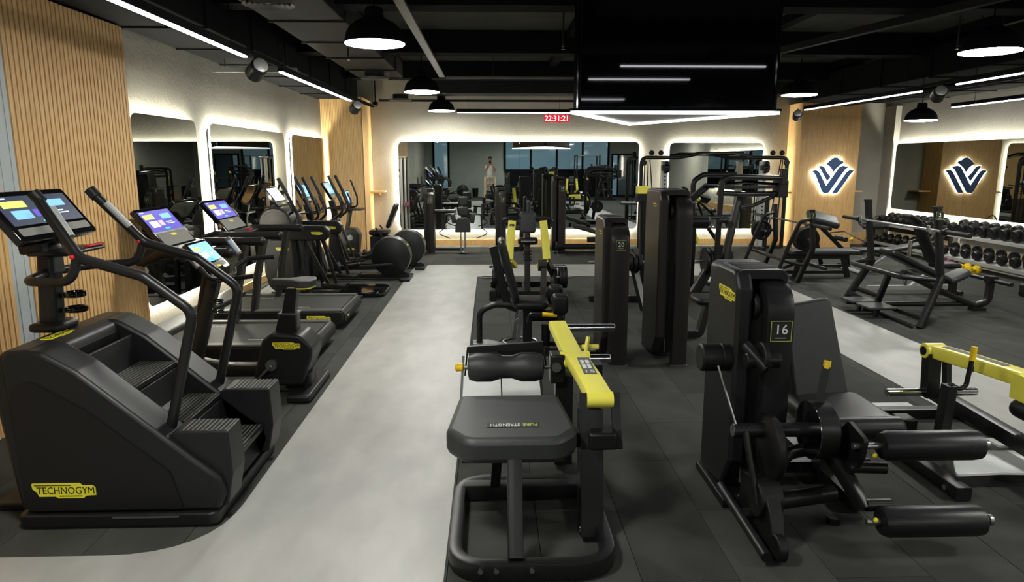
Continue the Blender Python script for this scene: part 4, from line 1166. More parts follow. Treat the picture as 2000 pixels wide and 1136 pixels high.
# ---------------------------------------------------------------- plate-loaded kneeling curl machine 15
t = wthing('leg_curl_machine', 'plate-loaded curl machine with yellow lever number 15 and broad padded bench', 'gym machine', (0.2, 3.8, 0))
fr = rrect(-0.2, 0.62, 3.16, 4.12, 0.2, 6)
part(t, 'floor_frame', 'black', bar([(x, y, 0.055) for x, y in fr], 0.075, 0.1, closed=True, ch=0.015))
part(t, 'cross_bar', 'black', bar([(-0.17, 4.02, 0.06), (0.55, 4.02, 0.06)], 0.09, 0.1, ch=0.01))
part(t, 'front_post', 'black', bar([(0.12, 3.2, 0.1), (0.12, 3.42, 0.56)], 0.11, 0.08, up=(1, 0, 0), ch=0.01))
part(t, 'rear_brace', 'black', bar([(0.02, 4.0, 0.1), (0.05, 3.85, 0.56)], 0.05, 0.06, up=(1, 0, 0)))
part(t, 'side_post', 'black', bar([(0.56, 3.56, 0.02), (0.57, 3.74, 0.7)], 0.17, 0.13, up=(1, 0, 0), ch=0.012))
part(t, 'under_beam', 'black', bar([(0.1, 3.75, 0.52), (0.6, 3.75, 0.52)], 0.1, 0.09, ch=0.01), box(-0.16, 0.4, 3.46, 3.98, 0.5, 0.53))
pad = part(t, 'bench_pad', 'pad', prism(rpoly([(-0.25, 3.52), (-0.14, 3.36), (0.36, 3.36), (0.47, 3.5), (0.42, 4.08), (-0.2, 4.08)], [0.1, 0.12, 0.12, 0.1, 0.06, 0.06], 6), 'z', 0.53, 0.675), bv=0.035)
mt = frame_mtx((0.12, 3.56, 0.6765), (-1, 0, 0), (0, -1, 0))
lb = part(pad, 'name_strip', 'ink', xf(box(-0.145, 0.145, -0.032, 0.032, -0.001, 0.001), mt), smooth=False, label='black name strip')
text(lb, 'lettering', 'PURE', 'print_green', 0.05, mt @ Matrix.Translation((-0.135, 0, 0.0014)), align='LEFT', sx=0.72)
text(lb, 'lettering', 'STRENGTH', 'print_white', 0.05, mt @ Matrix.Translation((-0.038, 0, 0.0014)), align='LEFT', sx=0.66)
for x, y in ((-0.06, 3.12), (0.02, 3.12), (0.2, 3.12), (0.64, 3.55), (0.64, 3.66), (-0.02, 4.06), (0.5, 3.5)):
    part(t, 'bolt', 'chrome', cyl((x, y, 0.075), 0.014, 0.016, 'y', 10))
lev = part(t, 'lever_arm', 'yellow', bar([(0.62, 3.72, 0.77), (0.6, 4.0, 0.79), (0.57, 4.5, 0.79)], 0.15, 0.075, ch=0.02), cyl((0.62, 3.71, 0.762), 0.046, 0.15, 'x', 20),
           bar([(0.57, 4.46, 0.77), (0.53, 5.3, 0.82)], 0.14, 0.07, ch=0.02), cyl((0.57, 4.48, 0.77), 0.06, 0.2, 'x', 22))
mt = frame_mtx((0.607, 4.08, 0.8295), (1, 0, 0), (0, 1, 0))
dc = part(lev, 'instruction_decal', 'print_grey', xf(box(-0.04, 0.04, -0.09, 0.26, -0.001, 0.0006), mt), smooth=False)
for a, b in ((0.02, 0.1), (0.12, 0.2)):
    part(dc, 'pictogram', 'print_white', *[xf(box(-0.03 + 0.032 * i, -0.006 + 0.032 * i, a, b, 0.0006, 0.0012), mt) for i in range(2)], smooth=False)
text(dc, 'number', '15', 'print_white', 0.075, mt @ Matrix.Translation((0, -0.045, 0.001)))
for x in (0.525, 0.71):
    part(t, 'link_plate', 'black', bar([(x, 3.72, 0.8), (x, 3.64, 0.6), (x, 3.58, 0.52)], 0.022, 0.05, 0.05, up=(1, 0, 0)))
part(t, 'stop_block', 'rub', box(0.54, 0.7, 3.55, 3.7, 0.52, 0.62), bv=0.015)
part(t, 'pivot_block', 'black', box(0.4, 0.5, 4.42, 4.56, 0.62, 0.82), bv=0.012)
part(t, 'pivot_cap', 'steel', cyl((0.44, 4.41, 0.74), 0.032, 0.02, 'y', 18))
part(t, 'pivot_post', 'black', bar([(0.5, 4.52, 0.02), (0.5, 4.52, 0.66)], 0.12, 0.12, up=(0, 1, 0)), box(0.66, 0.76, 4.46, 4.6, 0.6, 0.74))
hr = [(0.05, -0.26), (0.085, -0.25), (0.1, -0.2), (0.1, -0.1), (0.078, -0.03), (0.078, 0.04), (0.1, 0.11), (0.1, 0.2), (0.085, 0.25), (0.05, 0.26)]
ro = part(t, 'leg_roller', 'pad', lathe(hr, (0.1, 4.5, 0.72), 'x', 30))
part(ro, 'roller_axle', 'steel', cyl((0.12, 4.5, 0.72), 0.016, 0.66, 'x', 12))
part(ro, 'end_knob', 'yel_grip', lathe([(0.02, -0.03), (0.03, -0.02), (0.026, 0.0), (0.03, 0.02), (0.016, 0.03)], (-0.215, 4.5, 0.72), 'x', 14))
part(t, 'guard_bar', 'black', bar([(-0.16, 4.56, 0.83), (0.36, 4.56, 0.86)], 0.035, 0.045), rod((-0.16, 4.55, 0.85), (-0.18, 4.5, 0.66), 0.007, 6), rod((0.36, 4.55, 0.85), (0.38, 4.5, 0.7), 0.007, 6))
for y, x0, x1, z in ((5.24, 0.6, 0.98, 0.81), (4.62, 0.64, 0.84, 0.74)):
    part(t, 'weight_horn', 'chrome', cyl(((x0 + x1) / 2, y, z), 0.03, x1 - x0, 'x', 18, 0.005))
part(t, 'pin_handle', 'yellow', tube([(0.68, 4.72, 0.76), (0.7, 4.76, 0.86)], 0.016, n=10), tube([(0.66, 4.78, 0.78), (0.78, 4.78, 0.78)], 0.018, n=10))
for x0, x1 in ((-0.22, 0.075), (0.085, 0.38)):
    part(t, 'foot_plate', 'plate_white', prism([(4.86, 0.3), (5.5, 0.5), (5.5, 0.515), (4.86, 0.315)], 'x', x0, x1), bv=0.003)
part(t, 'foot_plate_frame', 'black', bar([(-0.225, 4.85, 0.3), (0.385, 4.85, 0.3)], 0.025, 0.025), bar([(-0.23, 4.85, 0.295), (-0.23, 5.5, 0.5)], 0.02, 0.03), bar([(0.39, 4.85, 0.295), (0.39, 5.5, 0.5)], 0.02, 0.03), bar([(0.1, 4.9, 0.02), (0.1, 5.2, 0.4)], 0.07, 0.05), bar([(0.1, 4.1, 0.06), (0.1, 5.4, 0.06)], 0.08, 0.07))

# ---------------------------------------------------------------- adductor machine 20
t = wthing('adductor_machine', 'black seated thigh machine with number 20 tower and yellow hand grips', 'gym machine', (0.7, 7.3, 0))
tower(t, 1.15, 6.83, 0.27, 0.62, 1.54, '20', 0.1, bsz=0.06, cw=0.2)
part(t, 'frame_hoop', 'black', tube([(-0.13, 7.5, 0.1), (-0.13, 7.5, 0.46), (0.05, 7.5, 0.53), (0.45, 7.5, 0.5)], 0.035, 0.16, 14))
part(t, 'hoop_foot', 'steel', prism(rpoly([(-0.2, 7.4), (0.14, 7.3), (0.16, 7.42), (-0.02, 7.6), (-0.2, 7.6)], 0.05, 3), 'z', 0.08, 0.1))
part(t, 'hoop_base', 'rub', cyl((-0.14, 7.5, 0.05), 0.075, 0.1, 'z', 20, 0.01))
part(t, 'ring_base', 'rub', lathe([(0.2, 0.0), (0.27, 0.0), (0.27, 0.09), (0.25, 0.1), (0.2, 0.09)], (0.33, 7.5, 0), 'z', 36))
part(t, 'ring_inset', 'steel', torus((0.33, 7.5, 0.1), 0.19, 0.012, 28), cyl((0.33, 7.5, 0.03), 0.19, 0.06))
part(t, 'seat_post', 'black', box(0.36, 0.46, 7.44, 7.56, 0.06, 0.5), bv=0.01)
part(t, 'linkage', 'steel', bar([(0.3, 7.42, 0.12), (0.34, 7.42, 0.46)], 0.03, 0.04), bar([(0.26, 7.56, 0.12), (0.3, 7.56, 0.46)], 0.03, 0.04), cyl((0.3, 7.4, 0.36), 0.03, 0.03, 'y', 12))
part(t, 'seat', 'pad_dark', cushion(0.24, 0.64, 7.3, 7.74, 0.5, 0.6, 0.09))
bk = part(t, 'backrest', 'pad_dark', cushion(-0.36, 0.36, -0.22, 0.22, -0.045, 0.045, 0.07))
bk.matrix_basis = Matrix.Translation((0.2, 7.52, 0.92)) @ Matrix.Rotation(R(76), 4, 'Y')
part(t, 'back_plate', 'black', bar([(0.03, 7.52, 1.18), (0.08, 7.52, 0.95), (0.19, 7.52, 0.52), (0.3, 7.52, 0.48)], 0.09, 0.035, 0.05, up=(0, 1, 0)))
for s in (-1, 1):
    y = 7.52 + s * 0.27
    kp = part(t, 'knee_pad', 'pad_dark', cushion(0.66, 0.84, y - 0.07, y + 0.07, 0.47, 0.7, 0.05))
    part(kp, 'pad_arm', 'black', bar([(0.76, y, 0.4), (0.76, y, 0.48)], 0.04, 0.04, up=(0, 1, 0)), cyl((0.76, y, 0.42), 0.035, 0.05))
    gr = part(t, 'hand_grip', 'yel_grip', tube([(0.56, y, 0.47), (0.72, y, 0.455)], 0.024, n=14))
    part(gr, 'grip_arm', 'black', tube([(0.4, y, 0.38), (0.42, y, 0.48), (0.58, y, 0.47)], 0.018, 0.05, 10))
part(t, 'thigh_arm', 'bronze', bar([(0.6, 7.72, 0.52), (0.62, 7.9, 0.62), (0.64, 8.1, 0.86)], 0.07, 0.1, 0.1), cyl((0.62, 8.1, 0.88), 0.07, 0.1, 'x', 20))
part(t, 'pivot_housing', 'rub', cyl((0.62, 7.5, 0.4), 0.065, 0.42, 'x', 20, 0.01))
part(t, 'floor_beam', 'black', bar([(0.1, 7.36, 0.05), (1.2, 7.2, 0.05)], 0.09, 0.08), bar([(0.4, 7.62, 0.05), (1.25, 7.4, 0.05)], 0.06, 0.08))
part(t, 'beam_plate', 'steel', prism(rpoly([(0.86, 7.08), (1.14, 7.06), (1.14, 7.3), (0.95, 7.3)], 0.04, 3), 'z', 0.09, 0.11))
part(t, 'front_step', 'rub', cyl((0.62, 7.5, 0.15), 0.05, 0.3))

# ---------------------------------------------------------------- tall tower machine
t = wthing('pulldown_machine', 'tall dark weight tower machine with padded arm, left of the curved press frame', 'gym machine', (2.0, 7.4, 0))
tower(t, 1.72, 6.82, 0.33, 0.72, 1.82, None, bsz=0.06)
pr_ = part(t, 'arm_pad', 'pad_dark', cyl((2.25, 7.4, 1.46), 0.068, 0.3, 'x', 26, 0.03))
part(pr_, 'pad_arm', 'black', tube([(2.18, 7.5, 1.45), (2.16, 7.6, 1.62), (2.3, 7.6, 1.74), (2.42, 7.62, 1.84)], 0.04, 0.08, 14))
part(t, 'cup_disc', 'rub', lathe([(0.001, 0.02), (0.07, 0.015), (0.085, 0.0), (0.07, -0.02), (0.03, -0.03)], (2.17, 7.45, 1.66), 'z', 24))
part(t, 'cup_disc', 'rub', lathe([(0.001, 0.02), (0.08, 0.015), (0.095, 0.0), (0.08, -0.02), (0.03, -0.03)], (2.45, 7.6, 1.84), 'z', 24))
part(t, 'mast', 'black', bar([(2.2, 7.62, 0.0), (2.22, 7.62, 1.5)], 0.07, 0.1, up=(0, 1, 0)), bar([(2.0, 7.5, 0.05), (2.0, 8.5, 0.05)], 0.08, 0.08))
part(t, 'seat_arm', 'black', bar([(2.05, 7.9, 0.06), (2.5, 7.9, 0.06), (2.6, 7.95, 0.42)], 0.08, 0.08, 0.08))
part(t, 'seat', 'pad_dark', cushion(2.42, 2.82, 7.74, 8.14, 0.44, 0.53, 0.07))

# ---------------------------------------------------------------- yellow-armed press 21
t = wthing('chest_press_machine', 'plate-loaded press with two upright yellow arms and number 21 decal', 'gym machine', (0.58, 10.7, 0))
part(t, 'floor_frame', 'black', bar([(0.0, 10.6, 0.05), (1.14, 10.6, 0.05)], 0.09, 0.09), bar([(0.0, 11.5, 0.05), (1.14, 11.5, 0.05)], 0.09, 0.09), bar([(0.57, 10.6, 0.05), (0.57, 11.5, 0.05)], 0.09, 0.09))
part(t, 'foot', 'rub', box(-0.02, 0.08, 10.28, 10.4, 0, 0.16), bv=0.01)
part(t, 'side_plate', 'black', prism([(10.35, 0.05), (11.4, 0.05), (11.2, 0.42), (10.7, 0.42)], 'x', 0.07, 0.13), bv=0.008)
part(t, 'side_plate', 'black', prism([(10.35, 0.05), (11.4, 0.05), (11.2, 0.42), (10.7, 0.42)], 'x', 1.0, 1.06), bv=0.008)
part(t, 'centre_post', 'bronze', bar([(0.58, 10.62, 0.08), (0.58, 10.66, 0.5), (0.58, 10.72, 1.05)], 0.11, 0.09, up=(1, 0, 0), ch=0.01))
for k in range(4):
    part(t, 'post_notch', 'rub', box(0.515, 0.645, 10.6, 10.66, 0.58 + k * 0.045, 0.6 + k * 0.045), smooth=False)
hs = part(t, 'seat_head', 'rub', cushion(0.43, 0.74, 10.56, 10.7, 0.83, 0.94, 0.04))
part(hs, 'name_strip', 'print_white', *[box(0.48 + 0.02 * i, 0.492 + 0.02 * i, 10.556, 10.56, 0.885, 0.895) for i in range(11)], smooth=False)
bp = part(t, 'chest_pad', 'pad', rotx(cushion(0.46, 0.71, -0.17, 0.17, -0.035, 0.035, 0.05), 80, (0.58, 0, 0)))
bp.location = (0, 10.7, 1.17)
for s in (-1, 1):
    cx = 0.58
    a = part(t, 'lever_arm', 'yellow', bar([(cx + s * 0.24, 10.62, 1.2), (cx + s * 0.27, 10.56, 0.92), (cx + s * 0.29, 10.5, 0.62)], 0.12, 0.08, up=(0, 1, 0), ch=0.015), bar([(cx + s * 0.28, 10.52, 0.6), (cx + s * 0.19, 10.75, 0.47)], 0.08, 0.07, ch=0.01))
    if s < 0:
        number_plate(a, (cx + s * 0.245, 10.565, 1.12), (1, 0, 0), (0, -0.2, 1), 0.075, '21')
    hd = part(t, 'handle', 'black', tube([(cx + s * 0.1, 10.7, 1.24), (cx + s * 0.3, 10.66, 1.24), (cx + s * 0.38, 10.66, 1.22), (cx + s * 0.38, 10.66, 1.1)], 0.024, 0.04, 10))
    part(hd, 'grip', 'rub', rod((cx + s * 0.14, 10.69, 1.24), (cx + s * 0.3, 10.66, 1.24), 0.03, 12))
    part(t, 'pivot', 'black', bar([(cx + s * 0.3, 10.55, 0.58), (cx + s * 0.44, 10.9, 0.3)], 0.08, 0.09))
    part(t, 'weight_horn', 'chrome', cyl((cx + s * 0.58, 10.62, 0.31), 0.022, 0.26, 'x', 14), cyl((cx + s * 0.52, 10.62, 0.48), 0.022, 0.16, 'x', 14))
    for k in range(1 if s < 0 else 2):
        wp_ = part(t, 'weight_disc', 'rub', lathe([(0.03, -0.025), (0.14, -0.025), (0.17, -0.03), (0.175, -0.02), (0.175, 0.02), (0.17, 0.03), (0.14, 0.025), (0.03, 0.025)], (cx + s * (0.53 + 0.06 * k), 10.62, 0.31), 'x', 30))

# ---------------------------------------------------------------- machines along the back mirror
t = wthing('shoulder_machine', 'small weight tower with padded seat at the left of the back mirror', 'gym machine', (-1.0, 16.0, 0))
tower(t, -1.53, 15.72, 0.24, 0.5, 1.5, '12', 0.12, bsz=0)
part(t, 'top_arm', 'black', cyl((-1.05, 16.0, 0.97), 0.05, 0.5, 'x', 16, 0.01))
part(t, 'seat', 'pad', prism(rpoly([(-0.82, 0.5), (-0.45, 0.5), (-0.48, 0.78), (-0.54, 0.84), (-0.73, 0.84), (-0.79, 0.78)], [0.03, 0.03, 0.08, 0.05, 0.05, 0.08], 4), 'y', 15.78, 15.9), bv=0.02)
part(t, 'back_pad', 'pad', box(-0.75, -0.51, 15.96, 16.04, 0.87, 1.08), bv=0.03)
part(t, 'head_pad', 'pad', box(-0.745, -0.515, 15.98, 16.06, 1.1, 1.31), bv=0.03)
for s in (-1, 1):
    part(t, 'arm_pad', 'pad', roty(cushion(-0.63 + s * 0.22 - 0.05, -0.63 + s * 0.22 + 0.05, 15.82, 15.95, 0.7, 0.92, 0.03), s * 8, (-0.63 + s * 0.22, 15.9, 0.8)))
    part(t, 'swing_arm', 'black', tube([(-0.63 + s * 0.15, 15.95, 0.92), (-0.63 + s * 0.42, 15.9, 0.9), (-0.63 + s * 0.44, 15.88, 0.56)], 0.022, 0.05, 10))
    part(t, 'hand_loop', 'black', tube([(-0.63 + s * 0.44, 15.88, 0.58), (-0.63 + s * 0.56, 15.86, 0.5), (-0.63 + s * 0.52, 15.84, 0.44), (-0.63 + s * 0.3, 15.8, 0.36)], 0.012, 0.05, 8))
    if s > 0:
        part(t, 'pedal_plate', 'rub', rotz(box(-0.2, -0.14, 15.8, 15.95, 0.78, 1.15), 15, (-0.17, 15.88, 0)), bv=0.01)
part(t, 'seat_stem', 'steel', box(-0.7, -0.67, 15.84, 15.9, 0.02, 0.5), box(-0.61, -0.57, 15.84, 15.9, 0.02, 0.5))
part(t, 'floor_beam', 'black', bar([(-1.4, 15.95, 0.09), (-0.64, 15.95, 0.09)], 0.06, 0.06))
part(t, 'foot', 'rub', box(-0.72, -0.55, 15.76, 16.0, 0, 0.03))

t = wthing('back_machine', 'weight tower numbered 19 standing behind the yellow-armed press', 'gym machine', (0.4, 16.4, 0))
tower(t, 0.12, 16.1, 0.25, 0.5, 1.5, '19', 0.12, bsz=0)
part(t, 'seat', 'pad', cushion(0.55, 0.95, 16.2, 16.6, 0.5, 0.6, 0.06))
part(t, 'seat_post', 'black', box(0.7, 0.8, 16.35, 16.45, 0.0, 0.5))
part(t, 'back_pad', 'pad', box(0.88, 0.97, 16.22, 16.58, 0.66, 1.2), bv=0.03)
part(t, 'floor_beam', 'black', bar([(0.3, 16.4, 0.05), (0.95, 16.4, 0.05)], 0.08, 0.08))
part(t, 'arm', 'black', tube([(0.3, 16.4, 1.05), (0.7, 16.3, 1.0), (0.85, 16.2, 0.8)], 0.03, 0.08, 10))

t = wthing('rowing_machine_tower', 'tall weight tower numbered 18 with long low bench before the back mirror', 'gym machine', (2.0, 15.8, 0))
tower(t, 1.42, 15.55, 0.3, 0.55, 1.78, '18', 0.12, bsz=0)
part(t, 'front_roller', 'rub', cyl((1.56, 15.4, 0.22), 0.1, 0.16, 'x', 24, 0.02))
part(t, 'floor_beam', 'black', tube([(1.55, 15.5, 0.2), (2.85, 15.5, 0.2)], 0.06, n=14), bar([(1.6, 15.6, 0.05), (2.9, 15.6, 0.05)], 0.07, 0.06))
part(t, 'bench', 'pad', prism([(1.9, 0.6), (2.7, 0.38), (2.72, 0.46), (1.92, 0.7)], 'y', 15.75, 16.1), bv=0.03)
part(t, 'seat', 'pad_dark', cushion(2.5, 2.95, 15.6, 16.0, 0.42, 0.52, 0.06))
part(t, 'seat_post', 'black', box(2.66, 2.76, 15.72, 15.82, 0.06, 0.44))
part(t, 'foot_rest', 'rub', box(2.2, 2.5, 15.38, 15.5, 0.3, 0.42), bv=0.02)
part(t, 'arm', 'black', tube([(1.65, 15.8, 0.95), (2.1, 15.75, 0.95), (2.2, 15.75, 0.8)], 0.03, 0.05, 10))

# ---------------------------------------------------------------- yellow-tipped row machine behind number 20
t = wthing('row_machine', 'plate-loaded machine with yellow-capped upright and thick discs behind number 20', 'gym machine', (2.2, 9.9, 0))
part(t, 'upright', 'black', bar([(2.3, 10.0, 0.1), (2.24, 9.9, 0.8), (2.2, 9.85, 1.6)], 0.14, 0.1, up=(1, 0, 0), ch=0.01))
part(t, 'top_cap', 'yellow', box(2.11, 2.29, 9.76, 9.94, 1.65, 1.76), bv=0.012)
part(t, 'cap_bracket', 'black', box(2.1, 2.3, 9.78, 9.92, 1.54, 1.65), bv=0.01)
part(t, 'weight_horn', 'chrome', cyl((2.0, 9.85, 1.52), 0.028, 0.24, 'x', 14), cyl((2.02, 9.85, 1.5), 0.014, 0.2, 'x', 10))
part(t, 'brace', 'black', bar([(2.24, 9.85, 1.5), (2.5, 9.95, 1.2)], 0.06, 0.06))
part(t, 'yellow_arm', 'yellow', bar([(2.36, 10.05, 1.62), (2.42, 10.1, 1.0), (2.34, 10.0, 0.75)], 0.06, 0.05, up=(0, 1, 0)))
part(t, 'leg', 'black', bar([(2.05, 9.95, 0.82), (2.2, 9.5, 0.0)], 0.08, 0.09))
part(t, 'leg', 'black', bar([(1.66, 9.7, 0.6), (1.58, 9.6, 0.0)], 0.06, 0.07))
for k in range(3):
    part(t, 'weight_disc', 'rub', cyl((2.02 + 0.07 * k, 9.75, 0.67), 0.125, 0.06, 'x', 28, 0.012))
part(t, 'weight_disc', 'rub', cyl((1.56, 9.8, 0.68), 0.13, 0.06, 'x', 28, 0.012))
part(t, 'disc_axle', 'steel', cyl((1.85, 9.78, 0.67), 0.022, 0.85, 'x', 12))
part(t, 'seat', 'pad_dark', cushion(1.62, 1.98, 10.2, 10.6, 0.5, 0.6, 0.06))
part(t, 'backrest', 'pad_dark', rotx(box(1.66, 1.94, 10.58, 10.66, 0.6, 1.2), -10, (0, 10.6, 0.6)), bv=0.03)
part(t, 'floor_frame', 'black', bar([(1.5, 10.2, 0.05), (2.45, 10.2, 0.05)], 0.08, 0.08), bar([(1.8, 9.6, 0.05), (1.8, 10.9, 0.05)], 0.08, 0.08), bar([(1.8, 10.3, 0.05), (1.8, 10.4, 0.5)], 0.08, 0.08))
part(t, 'step', 'black', box(1.48, 1.7, 9.28, 9.42, 0.22, 0.27), bar([(1.6, 9.35, 0.0), (1.6, 9.35, 0.22)], 0.05, 0.05, up=(0, 1, 0)))

# ---------------------------------------------------------------- overhead press frame
t = wthing('overhead_press_machine', 'plate-loaded frame with curved overhead tubes and weight discs in front of the crossover', 'gym machine', (3.6, 10.6, 0))
part(t, 'floor_frame', 'black', bar([(3.0, 10.5, 0.05), (4.1, 10.5, 0.05)], 0.09, 0.09), bar([(3.0, 11.3, 0.05), (4.1, 11.3, 0.05)], 0.09, 0.09), bar([(3.5, 10.5, 0.06), (3.5, 11.3, 0.06)], 0.2, 0.04))
part(t, 'mast', 'black', bar([(3.62, 10.5, 0.05), (3.72, 10.55, 0.8), (3.92, 10.7, 1.62)], 0.1, 0.12, up=(0, 1, 0), ch=0.02))
part(t, 'kick_strut', 'black', bar([(3.2, 10.5, 0.05), (3.45, 10.5, 0.5)], 0.12, 0.14, ch=0.01))
part(t, 'overhead_tube', 'black', tube([(3.45, 10.25, 0.3), (3.47, 10.25, 1.84), (3.62, 10.25, 1.88), (4.42, 10.3, 1.86)], 0.042, 0.14, 16, seg=7))
part(t, 'overhead_tube', 'black', tube([(3.3, 11.0, 0.5), (3.26, 11.0, 1.8), (3.42, 11.0, 1.9), (3.95, 11.0, 1.9)], 0.042, 0.14, 16, seg=7))
part(t, 'tube_cap', 'rub', box(4.38, 4.47, 10.25, 10.36, 1.76, 2.0), bv=0.01)
lv = part(t, 'lever_beam', 'black', tube([(3.5, 10.5, 1.63), (3.9, 10.5, 1.61), (4.5, 10.55, 1.62)], 0.04, n=14), box(3.6, 4.45, 10.4, 10.6, 1.7, 1.74))
part(lv, 'lever_end', 'rub', box(4.42, 4.58, 10.45, 10.68, 1.56, 1.82), bv=0.012)
part(lv, 'lever_bar', 'gloss', tube([(3.55, 10.38, 1.76), (3.9, 10.36, 1.8), (4.4, 10.4, 1.76)], 0.025, n=10))
part(t, 'gusset_tube', 'black', tube([(3.9, 10.6, 1.4), (4.1, 10.6, 1.43), (4.42, 10.58, 1.58)], 0.03, 0.1, 12))
part(t, 'cross_clamp', 'black', cyl((3.5, 10.2, 1.24), 0.05, 0.12, 'x', 16), rod((3.3, 10.2, 1.28), (3.6, 10.2, 1.28), 0.02, 10), cyl((3.58, 10.12, 1.18), 0.055, 0.08, 'y', 18))
for dx, dy in ((-0.05, 0), (0.02, 0), (0.3, 0.35)):
    part(t, 'weight_disc', 'rub', lathe([(0.03, -0.028), (0.17, -0.028), (0.2, -0.034), (0.21, -0.02), (0.21, 0.02), (0.2, 0.034), (0.17, 0.028), (0.03, 0.028)], (3.42 + dx, 10.5 + dy, 0.58), 'y' if dx > 0.1 else 'x', 32))
part(t, 'disc_axle', 'steel', cyl((3.45, 10.5, 0.58), 0.022, 0.5, 'x', 12), cyl((3.72, 10.8, 0.58), 0.022, 0.3, 'y', 12))
part(t, 'yellow_link', 'yellow', bar([(3.25, 10.95, 1.6), (3.35, 10.9, 1.5)], 0.1, 0.05))
part(t, 'yellow_link', 'yellow', bar([(3.3, 10.95, 0.95), (3.38, 10.95, 0.8)], 0.1, 0.05))
part(t, 'guide_post', 'black', bar([(3.28, 10.9, 0.1), (3.28, 10.9, 1.3)], 0.06, 0.06, up=(0, 1, 0)))
part(t, 'curved_strut', 'black', tube([(3.35, 10.4, 1.1), (3.5, 10.4, 0.9), (3.55, 10.45, 0.5)], 0.03, 0.15, 12))

# ---------------------------------------------------------------- cable crossover
t = wthing('cable_crossover', 'wide black cable crossover frame with ball stops before the narrower back mirror', 'gym machine', (5.4, 16.4, 0))
part(t, 'top_frame', 'black', tube([(3.62, 16.5, 0.03), (3.62, 16.5, 2.2), (4.5, 16.5, 2.2), (5.0, 16.4, 2.3), (5.9, 16.4, 2.3), (6.3, 16.5, 2.2), (7.15, 16.5, 2.2), (7.15, 16.5, 0.03)], 0.045, 0.14, 16, seg=7))
part(t, 'pull_up_bar', 'chrome', tube([(4.95, 16.3, 2.26), (5.2, 16.2, 2.3), (5.7, 16.2, 2.3), (5.95, 16.3, 2.26)], 0.016, 0.05, 10))
for sx in (-1, 1):
    cx = 5.38 + sx * 1.2
    cl = part(t, 'cable_column', 'silver', box(cx - 0.07, cx + 0.07, 16.42, 16.62, 0.05, 2.12), bv=0.02)
    part(cl, 'adjuster_slot', 'rub', *[box(cx - 0.02, cx + 0.02, 16.412, 16.42, 0.3 + 0.09 * k, 0.34 + 0.09 * k) for k in range(19)], smooth=False)
    part(t, 'stack_tower', 'shroud', box(cx + sx * 0.16 - 0.1, cx + sx * 0.16 + 0.1, 16.6, 16.9, 0.03, 1.2), bv=0.02)
    part(t, 'carriage', 'rub', box(cx - 0.1, cx + 0.1, 16.34, 16.46, 1.9, 2.02), bv=0.01)
    for bx_, bz in ((cx + sx * 0.36, 2.31), (cx + sx * 0.14, 2.31), (cx + 0.02, 2.06), (cx + 0.02, 1.9)):
        part(t, 'ball_stop', 'rub', ball((bx_, 16.34, bz), 0.062))
    part(t, 'pulley', 'rub', cyl((cx + sx * 0.52, 16.42, 2.08), 0.07, 0.04, 'y', 22, 0.008))
    for k, (xa, xb) in enumerate(((0.5, 0.5), (0.42, 0.4), (0.38, 0.2))):
        part(t, 'cable', 'rub', rod((cx + sx * xa, 16.42, 2.15), (cx + sx * xb, 16.42, 0.6), 0.014, 6))
    part(t, 'base_foot', 'black', bar([(cx, 16.1, 0.04), (cx, 17.0, 0.04)], 0.09, 0.07), bar([(cx, 16.6, 0.04), (5.38 + sx * 1.76, 16.5, 0.04)], 0.07, 0.06))
# ================================================================ RIGHT SIDE: FREE WEIGHTS
# ---------------------------------------------------------------- yellow hip machine, lower right
t = wthing('hip_press_machine', 'plate-loaded hip machine with yellow lever and pale foot plate at the lower right', 'gym machine', (3.4, 4.5, 0))
part(t, 'floor_rail', 'black', bar([(2.96, 3.88, 0.05), (2.96, 5.3, 0.05)], 0.1, 0.09, ch=0.012))
part(t, 'floor_rail', 'black', bar([(3.95, 3.4, 0.05), (3.95, 5.3, 0.05)], 0.1, 0.09, ch=0.012))
part(t, 'floor_cross', 'black', bar([(2.55, 5.3, 0.05), (4.0, 5.3, 0.05)], 0.1, 0.08, ch=0.01))
part(t, 'floor_plate', 'silver', box(2.55, 3.55, 5.33, 5.44, 0.07, 0.085), box(2.55, 2.62, 4.9, 5.36, 0.07, 0.085), box(2.95, 3.02, 4.85, 5.36, 0.096, 0.106), smooth=False)
part(t, 'swing_beam', 'black', bar([(3.56, 5.12, 0.28), (3.58, 3.5, 0.2)], 0.09, 0.11, ch=0.012))
part(t, 'weight_horn', 'chrome', cyl((3.3, 5.06, 0.31), 0.032, 0.36, 'x', 18, 0.006))
part(t, 'weight_horn', 'chrome', cyl((3.7, 5.06, 0.31), 0.032, 0.3, 'x', 18, 0.006))
part(t, 'link_post', 'black', bar([(3.46, 5.04, 0.28), (3.44, 5.04, 0.64)], 0.1, 0.09, up=(0, 1, 0)), bar([(3.64, 5.1, 0.28), (3.6, 5.1, 0.62)], 0.04, 0.06, up=(0, 1, 0)))
lv = part(t, 'lever_beam', 'yellow', bar([(3.47, 5.06, 0.65), (3.56, 4.72, 0.65), (3.66, 4.36, 0.64)], 0.14, 0.1, ch=0.015), cyl((3.46, 5.06, 0.65), 0.06, 0.15, 'x', 22), box(3.58, 3.98, 4.18, 4.4, 0.5, 0.68), prism([(3.68, 0.22), (3.76, 0.22), (3.8, 0.5), (3.62, 0.5)], 'y', 4.22, 4.32), bv=0.006)
part(lv, 'pivot_cap', 'rub', cyl((3.383, 5.06, 0.65), 0.034, 0.012, 'x', 18))
part(lv, 'decal', 'ink', box(3.5, 3.505, 4.66, 4.84, 0.6, 0.64), smooth=False)
part(lv, 'decal', 'print_grey', bar([(3.5, 4.98, 0.7015), (3.62, 4.5, 0.695)], 0.06, 0.004), smooth=False)
part(t, 'hip_pad', 'rub', cushion(3.55, 4.02, 4.12, 4.38, 0.38, 0.51, 0.06))
